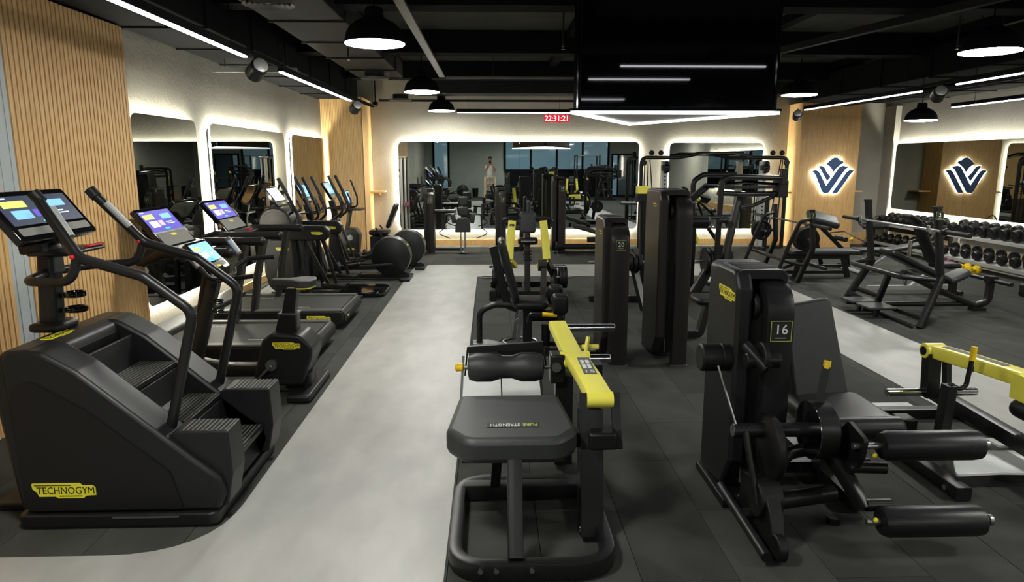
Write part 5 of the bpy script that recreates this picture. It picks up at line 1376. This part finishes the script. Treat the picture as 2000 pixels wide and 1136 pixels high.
part(t, 'chrome_strut', 'chrome', bar([(3.68, 4.28, 0.04), (3.7, 4.28, 0.2)], 0.03, 0.03, up=(0, 1, 0)), bar([(3.78, 4.28, 0.04), (3.78, 4.28, 0.2)], 0.03, 0.03, up=(0, 1, 0)))
part(t, 'foot_plate', 'plate_white', prism(rpoly([(2.98, 4.0), (3.3, 4.02), (3.9, 3.98), (3.95, 4.34), (3.3, 4.36), (3.1, 4.2)], 0.02, 3), 'z', 0.11, 0.13), bv=0.003)
part(t, 'side_plate', 'plate_white', prism([(3.62, 4.46), (4.0, 4.46), (4.0, 4.62), (3.6, 4.6)], 'z', 0.1, 0.115))
hp = part(t, 'handle_post', 'black', bar([(3.24, 4.55, 0.02), (3.26, 4.55, 0.54)], 0.07, 0.09, up=(0, 1, 0), ch=0.008))
part(hp, 'bent_handle', 'black', tube([(3.26, 4.55, 0.55), (3.33, 4.55, 0.51), (3.38, 4.55, 0.53), (3.4, 4.55, 0.72)], 0.017, 0.04, 10))
part(hp, 'handle_tip', 'yel_grip', rod((3.4, 4.55, 0.72), (3.408, 4.55, 0.82), 0.021, 10))
part(t, 'rest_block', 'rub', box(3.08, 3.2, 4.75, 4.9, 0.08, 0.2), bv=0.01)
part(t, 'bolt', 'chrome', cyl((2.905, 3.98, 0.05), 0.018, 0.014, 'x', 10))

# ---------------------------------------------------------------- barbells
def barbell(label, x, y0, y1, z, sleeve=0.34):
    t = wthing('barbell', label, 'barbell', (x, (y0 + y1) / 2, z))
    part(t, 'shaft', 'chrome', cyl((x, (y0 + y1) / 2, z), 0.017, (y1 - y0) - 2 * sleeve, 'y', 14))
    for a, b in ((y0, y0 + sleeve), (y1 - sleeve, y1)):
        part(t, 'sleeve', 'black', cyl((x, (a + b) / 2, z), 0.03, sleeve, 'y', 16, 0.004))
        part(t, 'collar', 'rub', cyl((x, b if a == y0 else a, z), 0.045, 0.05, 'y', 18, 0.006))
    return t

# ---------------------------------------------------------------- incline press bench, front right
t = wthing('incline_press_bench', 'black incline press bench with tall uprights, foot steps and T-shaped foot bar', 'weight bench', (6.0, 9.4, 0))
for y, zf in ((8.57, 0), (10.2, 0)):
    u = part(t, 'upright', 'black', bar([(5.7, y, 1.53), (5.84, y, 0.6)], 0.075, 0.1, up=(0, 1, 0), ch=0.02))
    part(t, 'leg', 'black', bar([(5.86, y, 0.64), (5.5, y - 0.22 if y < 9 else y + 0.02, 0.0)], 0.075, 0.1, ch=0.02))
    part(u, 'bar_hook', 'steel', box(5.6, 5.69, y - 0.03, y + 0.03, 1.19, 1.225), box(5.6, 5.615, y - 0.03, y + 0.03, 1.19, 1.3), bv=0.004)
    part(u, 'end_cap', 'rub', box(5.655, 5.745, y - 0.042, y + 0.042, 1.52, 1.545), bv=0.004)
number_plate(t, (5.705, 8.515, 1.43), (1, 0, 0), (-0.15, 0, 1), 0.1, '2')
part(t, 'front_rail', 'black', tube([(5.85, 10.2, 0.64), (5.45, 10.05, 0.6), (5.45, 8.8, 0.6), (5.86, 8.57, 0.58)], 0.035, 0.06, 14))
part(t, 'centre_leg', 'black', bar([(5.48, 9.1, 0.6), (5.52, 9.45, 0.0)], 0.07, 0.08, ch=0.015))
part(t, 'low_cross', 'black', bar([(5.53, 10.2, 0.12), (5.53, 8.4, 0.12)], 0.045, 0.05), bar([(5.47, 9.9, 0.015), (5.4, 8.35, 0.015)], 0.03, 0.03))
for y0, y1 in ((8.84, 9.2), (9.28, 9.62)):
    s = part(t, 'foot_step', 'pad', prism(rrect(5.1, 5.48, y0, y1, 0.03), 'z', 0.14, 0.17), bv=0.006)
    part(s, 'step_leg', 'black', bar([(5.3, (y0 + y1) / 2, 0.0), (5.32, (y0 + y1) / 2, 0.14)], 0.05, 0.05, up=(0, 1, 0)), bar([(5.1, (y0 + y1) / 2, 0.12), (5.53, (y0 + y1) / 2, 0.12)], 0.05, 0.04))
part(t, 'spine', 'black', tube([(5.55, 9.4, 0.1), (6.95, 9.4, 0.1)], 0.035, n=14))
part(t, 'curved_beam', 'black', bar([(5.85, 9.4, 0.56), (6.4, 9.4, 0.3), (6.95, 9.4, 0.07), (7.14, 9.4, 0.12), (7.15, 9.4, 0.46)], 0.08, 0.1, 0.12, up=(0, 1, 0), ch=0.02, seg=7))
part(t, 'rear_foot', 'rub', box(6.9, 7.1, 9.34, 9.46, 0.0, 0.05), bv=0.006)
part(t, 'foot_bar', 'black', rod((7.15, 9.0, 0.44), (7.15, 9.8, 0.44), 0.03, 14), box(7.09, 7.21, 9.34, 9.46, 0.4, 0.5))
bk = part(t, 'back_pad', 'pad_dark', cushion(-0.52, 0.52, -0.18, 0.18, -0.045, 0.045, 0.1))
bk.matrix_basis = Matrix.Translation((6.02, 9.4, 0.66)) @ Matrix.Rotation(R(25), 4, 'Y')
st = part(t, 'saddle_seat', 'pad', cushion(-0.18, 0.18, -0.16, 0.16, -0.04, 0.04, 0.12))
st.matrix_basis = Matrix.Translation((6.62, 9.4, 0.5)) @ Matrix.Rotation(R(-26), 4, 'Y')
part(t, 'seat_post', 'black', bar([(6.6, 9.4, 0.2), (6.6, 9.4, 0.46)], 0.07, 0.09, up=(0, 1, 0)))
barbell('chrome barbell racked on the incline press bench', 5.655, 7.85, 10.78, 1.243, 0.46)

# ---------------------------------------------------------------- flat press bench farther back
t = wthing('flat_press_bench', 'black flat press bench with curved legs and stored weight discs', 'weight bench', (5.9, 12.3, 0))
for y in (11.55, 13.1):
    u = part(t, 'upright', 'black', bar([(5.5, y, 1.3), (5.56, y, 0.62), (5.42, y + 0.2, 0.0)], 0.075, 0.09, 0.15, up=(0, 1, 0), ch=0.02))
    part(t, 'curved_leg', 'black', tube([(5.5, y, 1.14), (5.32, y + 0.02, 1.1), (5.22, y + 0.08, 0.8), (5.02, y + 0.26, 0.0)], 0.034, 0.12, 14))
    part(u, 'bar_hook', 'steel', box(5.4, 5.47, y - 0.03, y + 0.03, 1.0, 1.03), box(5.4, 5.415, y - 0.03, y + 0.03, 1.0, 1.1), bv=0.004)
    part(t, 'low_tube', 'black', tube([(5.5, y + 0.1, 0.32), (5.14, y + 0.2, 0.4)], 0.028, n=12))
number_plate(t, (5.5, 11.503, 1.2), (1, 0, 0), (0, 0, 1), 0.09, '3')
part(t, 'cross_tube', 'black', tube([(5.28, 11.7, 0.36), (5.28, 13.2, 0.36)], 0.032, n=14))
part(t, 'bench_pad', 'pad', cushion(5.45, 6.75, 12.12, 12.5, 0.43, 0.52, 0.06))
part(t, 'bench_frame', 'black', bar([(5.4, 12.3, 0.39), (6.6, 12.3, 0.39)], 0.08, 0.08), bar([(5.35, 12.3, 0.1), (6.6, 12.3, 0.1)], 0.06, 0.06), bar([(5.4, 12.3, 0.18), (5.95, 12.3, 0.38)], 0.05, 0.05))
part(t, 'bench_leg', 'black', bar([(6.5, 12.3, 0.4), (6.62, 12.3, 0.0)], 0.07, 0.08))
part(t, 'bench_leg', 'black', bar([(5.7, 12.3, 0.4), (5.62, 12.3, 0.0)], 0.07, 0.08))
disc = [(0.03, -0.03), (0.12, -0.03), (0.13, -0.02), (0.15, -0.02), (0.16, -0.03), (0.19, -0.03), (0.2, -0.02), (0.2, 0.02), (0.19, 0.03), (0.03, 0.03)]
part(t, 'weight_disc', 'rub', lathe(disc, (5.36, 13.34, 0.78), 'y', 32))
for k in range(3):
    part(t, 'weight_disc', 'rub', lathe([(a * 1.08, b) for a, b in disc], (5.66, 11.98 + 0.065 * k, 0.74), 'y', 32))
part(t, 'storage_peg', 'steel', cyl((5.36, 13.27, 0.78), 0.02, 0.3, 'y', 12), cyl((5.66, 12.02, 0.74), 0.02, 0.3, 'y', 12))
part(t, 'peg_arm', 'black', bar([(5.52, 13.12, 0.8), (5.36, 13.16, 0.78)], 0.05, 0.05), bar([(5.54, 11.6, 0.72), (5.66, 11.86, 0.74)], 0.05, 0.05))
barbell('barbell racked on the flat press bench, farther back', 5.44, 10.75, 13.95, 1.047, 0.6)

# ---------------------------------------------------------------- back extension bench by the pillar
t = wthing('back_extension_bench', 'black back extension bench with thick angled pad before the oak pillar', 'weight bench', (6.9, 13.4, 0))
pd = part(t, 'hip_pad', 'pad', cushion(-0.32, 0.32, -0.16, 0.16, -0.07, 0.07, 0.06))
pd.matrix_basis = Matrix.Translation((6.56, 13.3, 0.99)) @ Matrix.Rotation(R(14), 4, 'Y') @ Matrix.Rotation(R(35), 4, 'X')
part(t, 'frame_beam', 'black', bar([(6.5, 13.4, 0.9), (7.15, 13.4, 0.3), (7.2, 13.4, 0.05)], 0.07, 0.07, 0.1, up=(0, 1, 0), ch=0.012))
part(t, 'rear_leg', 'black', bar([(6.45, 13.45, 0.86), (6.75, 13.6, 0.05)], 0.06, 0.07, ch=0.012))
part(t, 'base_bar', 'black', bar([(6.6, 13.1, 0.03), (6.6, 13.8, 0.03)], 0.06, 0.06), bar([(7.2, 13.1, 0.03), (7.2, 13.75, 0.03)], 0.06, 0.06), bar([(6.6, 13.45, 0.04), (7.2, 13.45, 0.04)], 0.06, 0.05))
part(t, 'ankle_roller', 'rub', cyl((6.98, 13.35, 0.6), 0.05, 0.42, 'y', 18, 0.01))
part(t, 'lock_knob', 'yel_grip', ball((7.06, 13.1, 0.62), 0.035))
part(t, 'handle', 'chrome', tube([(6.62, 13.1, 0.74), (6.85, 13.0, 0.78), (7.3, 13.0, 0.56)], 0.012, 0.05, 8))

# ---------------------------------------------------------------- adjustable benches
t = wthing('adjustable_bench', 'black adjustable bench with upright backrest behind the incline press', 'weight bench', (6.6, 10.9, 0))
bk = part(t, 'backrest', 'pad_dark', cushion(-0.36, 0.36, -0.14, 0.14, -0.04, 0.04, 0.05))
bk.matrix_basis = Matrix.Translation((6.98, 10.7, 0.82)) @ Matrix.Rotation(R(64), 4, 'Y')
hd = part(t, 'head_pad', 'pad_dark', cushion(-0.12, 0.12, -0.14, 0.14, -0.035, 0.035, 0.04))
hd.matrix_basis = Matrix.Translation((6.78, 10.8, 1.2)) @ Matrix.Rotation(R(30), 4, 'Y')
part(t, 'seat', 'pad_dark', cushion(7.15, 7.55, 10.56, 10.86, 0.42, 0.5, 0.05))
part(t, 'chrome_post', 'chrome', rod((6.72, 10.7, 0.08), (6.74, 10.7, 0.86), 0.03, 14))
part(t, 'spine', 'silver', bar([(6.1, 10.7, 0.1), (7.5, 10.7, 0.1)], 0.07, 0.07), bar([(6.8, 10.7, 0.1), (7.2, 10.7, 0.42)], 0.06, 0.06))
part(t, 'cross_foot', 'bronze', tube([(6.1, 10.35, 0.04), (6.1, 11.1, 0.04)], 0.035, n=12), tube([(7.5, 10.45, 0.04), (7.5, 10.95, 0.04)], 0.035, n=12))
part(t, 'backrest_stay', 'black', bar([(6.74, 10.7, 0.84), (6.95, 10.7, 0.9)], 0.05, 0.04))

t = wthing('flat_bench', 'low grey-topped flat bench on silver legs before the dumbbells', 'weight bench', (7.6, 13.0, 0))
part(t, 'seat_pad', 'pad', cushion(7.0, 7.62, 12.72, 13.04, 0.4, 0.47, 0.05))
b2 = part(t, 'back_pad', 'pad', cushion(-0.42, 0.42, -0.16, 0.16, -0.035, 0.035, 0.05))
b2.matrix_basis = Matrix.Translation((8.1, 12.88, 0.5)) @ Matrix.Rotation(R(-10), 4, 'Y')
part(t, 'spine', 'silver', bar([(7.0, 12.88, 0.1), (8.3, 12.88, 0.1)], 0.07, 0.07), bar([(7.25, 12.88, 0.1), (7.25, 12.88, 0.4)], 0.07, 0.07, up=(0, 1, 0)), bar([(7.4, 12.88, 0.12), (7.85, 12.88, 0.42)], 0.05, 0.05))
part(t, 'cross_foot', 'silver', tube([(7.0, 12.5, 0.04), (7.0, 13.2, 0.04)], 0.04, n=12))
part(t, 'cross_foot', 'silver', tube([(8.3, 12.6, 0.04), (8.3, 13.15, 0.04)], 0.04, n=12))

t = wthing('pec_bench', 'small dark curl bench standing beside the emblem pillar', 'weight bench', (8.7, 15.3, 0))
part(t, 'arm_pad', 'pad_dark', rotx(cushion(8.45, 9.05, 15.2, 15.5, 0.62, 0.72, 0.05), 20, (8.7, 15.3, 0.66)))
part(t, 'post', 'black', bar([(8.75, 15.35, 0.03), (8.75, 15.35, 0.62)], 0.08, 0.08, up=(0, 1, 0)))
part(t, 'base', 'black', bar([(8.4, 15.35, 0.03), (9.1, 15.35, 0.03)], 0.07, 0.06), bar([(8.75, 15.0, 0.03), (8.75, 15.7, 0.03)], 0.07, 0.06))
part(t, 'handle', 'black', tube([(8.5, 15.15, 0.7), (8.7, 15.1, 0.95), (9.0, 15.15, 0.7)], 0.012, 0.1, 8))

# ---------------------------------------------------------------- dumbbell racks and dumbbells
def rack(label, y0, y1, m, loc):
    t = wthing('dumbbell_rack', label, 'rack', loc)
    for y in (y0, y1):
        part(t, 'end_frame', m, bar([(9.45, y, 0.0), (9.55, y, 0.45), (9.72, y, 0.71), (9.98, y, 0.73)], 0.06, 0.09, 0.15, up=(0, 1, 0), ch=0.012), bar([(9.95, y, 0.0), (9.98, y, 0.73)], 0.05, 0.06, up=(0, 1, 0)), bar([(9.4, y, 0.025), (10.02, y, 0.025)], 0.06, 0.05))
    for z, xa, xb in ((0.6, 9.6, 9.98), (0.165, 9.44, 9.82)):
        sh = part(t, 'shelf', m, prism([(xa, z), (xb, z + 0.1), (xb, z + 0.115), (xa, z + 0.015)], 'y', y0, y1))
        part(sh, 'shelf_lip', 'silver', box(xa - 0.02, xa, y0, y1, z - 0.03, z + 0.035), bv=0.003)
    part(t, 'back_rail', m, box(10.0, 10.03, y0, y1, 0.4, 0.54), smooth=False)
    return t
rack('far dumbbell rack with dark frame at the end of the right wall', 14.45, 16.85, 'bronze', (9.7, 15.6, 0))
rack('near dumbbell rack with silver frame under the right mirror', 10.2, 14.2, 'silver', (9.7, 12.2, 0))

def dumbbell(r, w):
    """axis along x, centred at the handle's middle"""
    t = thing('dumbbell', 'x', 'dumbbell')
    for s in (-1, 1):
        h = part(t, 'head', 'rub', lathe([(r * 0.55, -w / 2), (r * 0.88, -w / 2), (r, -w / 2 + 0.018), (r, w / 2 - 0.018), (r * 0.88, w / 2), (r * 0.55, w / 2)], (s * (0.065 + w / 2), 0, 0), 'x', 24))
        part(h, 'end_disc', 'shroud', cyl((s * (0.065 + w) + s * 0.001, 0, 0), r * 0.5, 0.004, 'x', 20))
    part(t, 'handle', 'chrome', lathe([(0.014, -0.07), (0.018, 0.0), (0.014, 0.07)], (0, 0, 0), 'x', 14))
    return t
protos = {}
ordn = ['first', 'second', 'third', 'fourth', 'fifth', 'sixth', 'seventh', 'eighth', 'ninth', 'tenth', 'eleventh', 'twelfth', 'thirteenth']
def row(n, y_start, step, x, z, r0, r1, w, where, grp, small=False):
    for i in range(n):
        r = r0 + (r1 - r0) * i / max(1, n - 1)
        key = (round(r, 3), w)
        if key not in protos:
            protos[key] = dumbbell(*key); o = protos[key]
        else:
            o = copy_tree(protos[key])
        zz = z + r
        place(o, (x, y_start - step * i, zz), 0, f'black dumbbell, {ordn[i]} from the far end on {where}', grp)
        o.rotation_euler = (0, R(-14), 0)
row(9, 16.6, 0.25, 9.79, 0.675, 0.085, 0.1, 0.11, 'the far rack top shelf', 'dumbbells on the far rack')
row(7, 16.55, 0.3, 9.63, 0.24, 0.06, 0.08, 0.09, 'the far rack lower shelf', 'dumbbells on the far rack')
row(12, 13.98, 0.295, 9.79, 0.675, 0.108, 0.122, 0.12, 'the near rack top shelf', 'dumbbells on the near rack')
row(11, 13.95, 0.33, 9.63, 0.24, 0.088, 0.1, 0.11, 'the near rack lower shelf', 'dumbbells on the near rack')

# small loose weights on the floor by the rack
def floor_bell(label, c, r, m, rz, cat='dumbbell', L=0.1):
    t = thing('hand_weight', label, cat, (c[0], c[1], r), rz)
    for s in (-1, 1):
        part(t, 'head', m, lathe([(r * 0.6, -0.04), (r, -0.025), (r, 0.025), (r * 0.6, 0.04)], (s * L, 0, 0), 'x', 10))
    part(t, 'handle', m, cyl((0, 0, 0), r * 0.35, 2 * L - 0.05, 'x', 12))
    return t
floor_bell('yellow hand weight on the floor, nearest the camera', (9.12, 12.5), 0.085, 'yel_grip', 15, L=0.1)
o = floor_bell('yellow hand weight on the floor, just behind the other yellow one', (9.2, 12.85), 0.08, 'yel_grip', 20, L=0.1)
floor_bell('mauve hand weight on the floor beside the yellow ones', (9.2, 13.35), 0.1, 'purple', 80, L=0.14)
t = thing('massage_ball', 'tiny lime ball on the floor by the yellow weights', 'ball', (8.7, 12.1, 0.035))
part(t, 'shell', 'yel_badge', ball((0, 0, 0), 0.035))
part(t, 'seam', 'print_green', torus((0, 0, 0), 0.035, 0.003))
t = thing('step_block', 'black exercise block at the right picture edge', 'block', (8.62, 10.3, 0))
part(t, 'body', 'rub', cushion(-0.2, 0.2, -0.16, 0.16, 0.0, 0.2, 0.03))
part(t, 'top_mat', 'pad', box(-0.17, 0.17, -0.13, 0.13, 0.2, 0.206), bv=0.002)
# ================================================================ THE PHOTOGRAPHER (seen in the back mirror)
t = wthing('step_ladder', 'pale wooden step ladder under the photographer', 'ladder', (0, 0, 0))
for s in (-1, 1):
    part(t, 'rail', 'pine', bar([(s * 0.28, 0.24, 0.0), (s * 0.25, -0.08, 1.4)], 0.03, 0.07, up=(1, 0, 0)))
    part(t, 'rear_leg', 'pine', bar([(s * 0.3, -0.75, 0.0), (s * 0.27, -0.14, 1.38)], 0.03, 0.045, up=(1, 0, 0)))
for k in range(5):
    z = 0.24 + 0.26 * k
    y = 0.24 - 0.32 * z / 1.4
    part(t, 'tread', 'pine', box(-0.265 + 0.004 * k, 0.265 - 0.004 * k, y - 0.07, y + 0.03, z - 0.012, z + 0.012), bv=0.003)
part(t, 'platform', 'pine', box(-0.255, 0.255, -0.46, 0.1, 0.475, 0.5), bv=0.004)
part(t, 'top_step', 'pine', box(-0.28, 0.28, -0.17, -0.02, 1.39, 1.42), bv=0.004)
for s in (-1, 1):
    part(t, 'spreader', 'steel', rod((s * 0.27, 0.08, 0.62), (s * 0.285, -0.5, 0.6), 0.008, 8))

def skin_mesh(name, chains, m, parent, sub=1, root=0):
    """continuous body surface grown from a skeleton; chains of (point, radius) that share points"""
    pts = []; idx = {}; edges = []; rad = []
    for ch in chains:
        prev = None
        for p, r in ch:
            key = tuple(round(c, 4) for c in p)
            if key not in idx:
                idx[key] = len(pts); pts.append(p); rad.append(r)
            i = idx[key]
            if prev is not None:
                edges.append((prev, i))
            prev = i
    me = bpy.data.meshes.new(name)
    me.from_pydata(pts, edges, [])
    o = bpy.data.objects.new(name, me)
    COL.objects.link(o)
    o.modifiers.new('skin', 'SKIN')
    sk = me.skin_vertices
    if not sk:
        bm = bmesh.new(); bm.from_mesh(me); bm.verts.layers.skin.verify(); bm.to_mesh(me); bm.free()
        sk = me.skin_vertices
    for i, v in enumerate(sk[0].data):
        r = rad[i]
        v.radius = r if isinstance(r, tuple) else (r, r)
        v.use_root = (i == root)
    if sub:
        s_ = o.modifiers.new('sub', 'SUBSURF'); s_.levels = sub; s_.render_levels = sub
    dg = bpy.context.evaluated_depsgraph_get()
    me2 = bpy.data.meshes.new_from_object(o.evaluated_get(dg))
    bpy.data.objects.remove(o)
    me2.shade_smooth()
    me2.materials.clear(); me2.materials.append(M[m])
    me2.name = name
    return link(name, me2, parent)

t = wthing('person', 'person in white top and pale shorts standing on the ladder holding a camera', 'person', (0, -0.34, 0.5))
hip = (0, -0.4, 1.38)
chains = [
    [(hip, 0.1), ((0, -0.4, 1.6), 0.1), ((0, -0.39, 1.82), (0.12, 0.09)), ((0, -0.37, 1.96), 0.07), ((0, -0.34, 2.06), 0.052), ((0, -0.31, 2.15), 0.078), ((0, -0.3, 2.25), (0.082, 0.098)), ((0, -0.31, 2.33), 0.07)],
]
for s in (-1, 1):
    chains.append([(hip, 0.1), ((s * 0.09, -0.39, 1.3), 0.08), ((s * 0.1, -0.3, 0.98), 0.062), ((s * 0.1, -0.28, 0.84), 0.056), ((s * 0.1, -0.34, 0.62), 0.042), ((s * 0.1, -0.34, 0.57), 0.04), ((s * 0.1, -0.2, 0.545), 0.035)])
    chains.append([((0, -0.39, 1.82), (0.12, 0.09)), ((s * 0.17, -0.38, 1.88), 0.058), ((s * 0.25, -0.3, 1.7), 0.044), ((s * 0.24, -0.24, 1.64), 0.04), ((s * 0.13, -0.16, 1.9), 0.032), ((s * 0.1, -0.13, 2.02), 0.026)])
body = skin_mesh('body', chains, 'skin', t, 2)
for s in (-1, 1):
    pal = [((s * 0.1, -0.13, 2.02), 0.026), ((s * 0.085, -0.115, 2.075), 0.026)]
    fng = []
    for k, (dz, L) in enumerate(((0.04, 0.045), (0.02, 0.05), (0.0, 0.047), (-0.02, 0.038))):
        fng.append([((s * 0.085, -0.115, 2.075), 0.026), ((s * 0.078, -0.085, 2.085 + dz), 0.0095), ((s * 0.055, -0.06, 2.088 + dz), 0.009), ((s * (0.06 - L * 0.4), -0.052, 2.085 + dz), 0.008)])
    fng.append([((s * 0.1, -0.13, 2.02), 0.026), ((s * 0.07, -0.14, 2.05), 0.011), ((s * 0.05, -0.155, 2.07), 0.01)])
    skin_mesh('hand', [pal] + fng, 'skin', t, 1)
    part(t, 'ear', 'skin', ball((s * 0.088, -0.315, 2.225), 0.022, 12, (0.5, 0.9, 1.4)))
    part(t, 'eye', 'white', ball((s * 0.033, -0.212, 2.245), 0.012, 10))
    part(t, 'shoe', 'rub', prism(rpoly([(-0.42, 0.502), (-0.15, 0.502), (-0.14, 0.54), (-0.24, 0.575), (-0.34, 0.61), (-0.41, 0.6)], 0.02, 3), 'x', s * 0.1 - 0.042, s * 0.1 + 0.042), bv=0.012)
part(t, 'nose', 'skin', ball((0, -0.205, 2.215), 0.016, 10, (0.8, 1.2, 1.3)))
part(t, 'mouth', 'purple', ball((0, -0.215, 2.17), 0.016, 10, (1.4, 0.4, 0.4)))
part(t, 'hair', 'hair', ball((0, -0.325, 2.29), 0.103, 18, (0.93, 1.02, 0.92)))
skin_mesh('t_shirt', [[((0, -0.4, 1.34), (0.19, 0.15)), ((0, -0.4, 1.6), (0.185, 0.15)), ((0, -0.39, 1.82), (0.19, 0.14)), ((0, -0.375, 1.94), 0.085)]] +
          [[((0, -0.39, 1.82), (0.19, 0.14)), ((s * 0.17, -0.38, 1.88), 0.095), ((s * 0.235, -0.32, 1.74), 0.085)] for s in (-1, 1)], 'tee', t, 2)
skin_mesh('shorts', [[((0, -0.4, 1.44), (0.16, 0.13)), ((0, -0.4, 1.36), (0.17, 0.14))]] +
          [[((0, -0.4, 1.36), (0.17, 0.14)), ((s * 0.1, -0.385, 1.25), 0.125), ((s * 0.11, -0.32, 1.0), 0.11)] for s in (-1, 1)], 'beige_shorts', t, 2)
t = wthing('photo_camera', 'black camera held to the photographer\'s face', 'camera', (0, -0.1, 2.1))
part(t, 'body', 'rub', box(-0.065, 0.065, -0.19, -0.12, 2.05, 2.15), bv=0.012)
part(t, 'lens', 'gloss', cyl((0, -0.075, 2.1), 0.034, 0.09, 'y', 22, 0.003))
part(t, 'prism_hump', 'rub', box(-0.03, 0.03, -0.18, -0.125, 2.15, 2.175), bv=0.008)

# ================================================================ EQUIPMENT BEHIND THE CAMERA (seen in the mirrors)
def find(n):
    return bpy.data.objects[n]
def again(src, loc, rz, label, dloc=None):
    o = copy_tree(find(src))
    return place(o, loc, rz, label)
again('treadmill', (-2.6, -2.6, 0), 0, 'treadmill behind the camera, reflected left in the back mirror')
again('treadmill', (-2.6, -4.4, 0), 0, 'treadmill behind the camera beside the rear window')
again('elliptical_trainer', (-2.2, -6.2, 0), 0, 'elliptical trainer standing by the rear wall')
again('pulldown_machine', (2.6, -1.8, 0), 180, 'tall weight tower behind the camera, facing away')
again('pulldown_machine', (3.5, -4.2, 0), 180, 'tall weight tower before the rear windows')
again('chest_press_machine', (4.4, -2.6, 0), 180, 'yellow-armed press behind the camera')
again('overhead_press_machine', (6.4, -3.6, 0), 180, 'curved press frame behind the camera')
again('adductor_machine', (1.6, -5.8, 0), 180, 'seated thigh machine near the rear windows')
t = wthing('power_rack', 'tall black rack behind the camera with white top bar', 'rack', (5.6, -5.6, 0))
for x in (5.0, 6.3):
    for y in (-6.2, -5.1):
        part(t, 'post', 'black', box(x - 0.04, x + 0.04, y - 0.04, y + 0.04, 0, 2.5))
    part(t, 'side_rail', 'black', box(x - 0.03, x + 0.03, -6.2, -5.1, 2.42, 2.5), box(x - 0.03, x + 0.03, -6.2, -5.1, 0, 0.07))
part(t, 'top_bar', 'silver', rod((5.0, -5.1, 2.46), (6.3, -5.1, 2.46), 0.03, 12))
part(t, 'rear_bar', 'silver', rod((5.0, -6.2, 2.46), (6.3, -6.2, 2.46), 0.03, 12))
t = wthing('waste_bin', 'small dark bin against the rear wall', 'bin', (-0.9, -7.2, 0))
part(t, 'body', 'rub', lathe([(0.15, 0), (0.19, 0.55), (0.18, 0.55), (0.145, 0.02)], (-0.9, -7.2, 0), 'z', 20))
part(t, 'rim', 'steel', torus((-0.9, -7.2, 0.55), 0.188, 0.01))
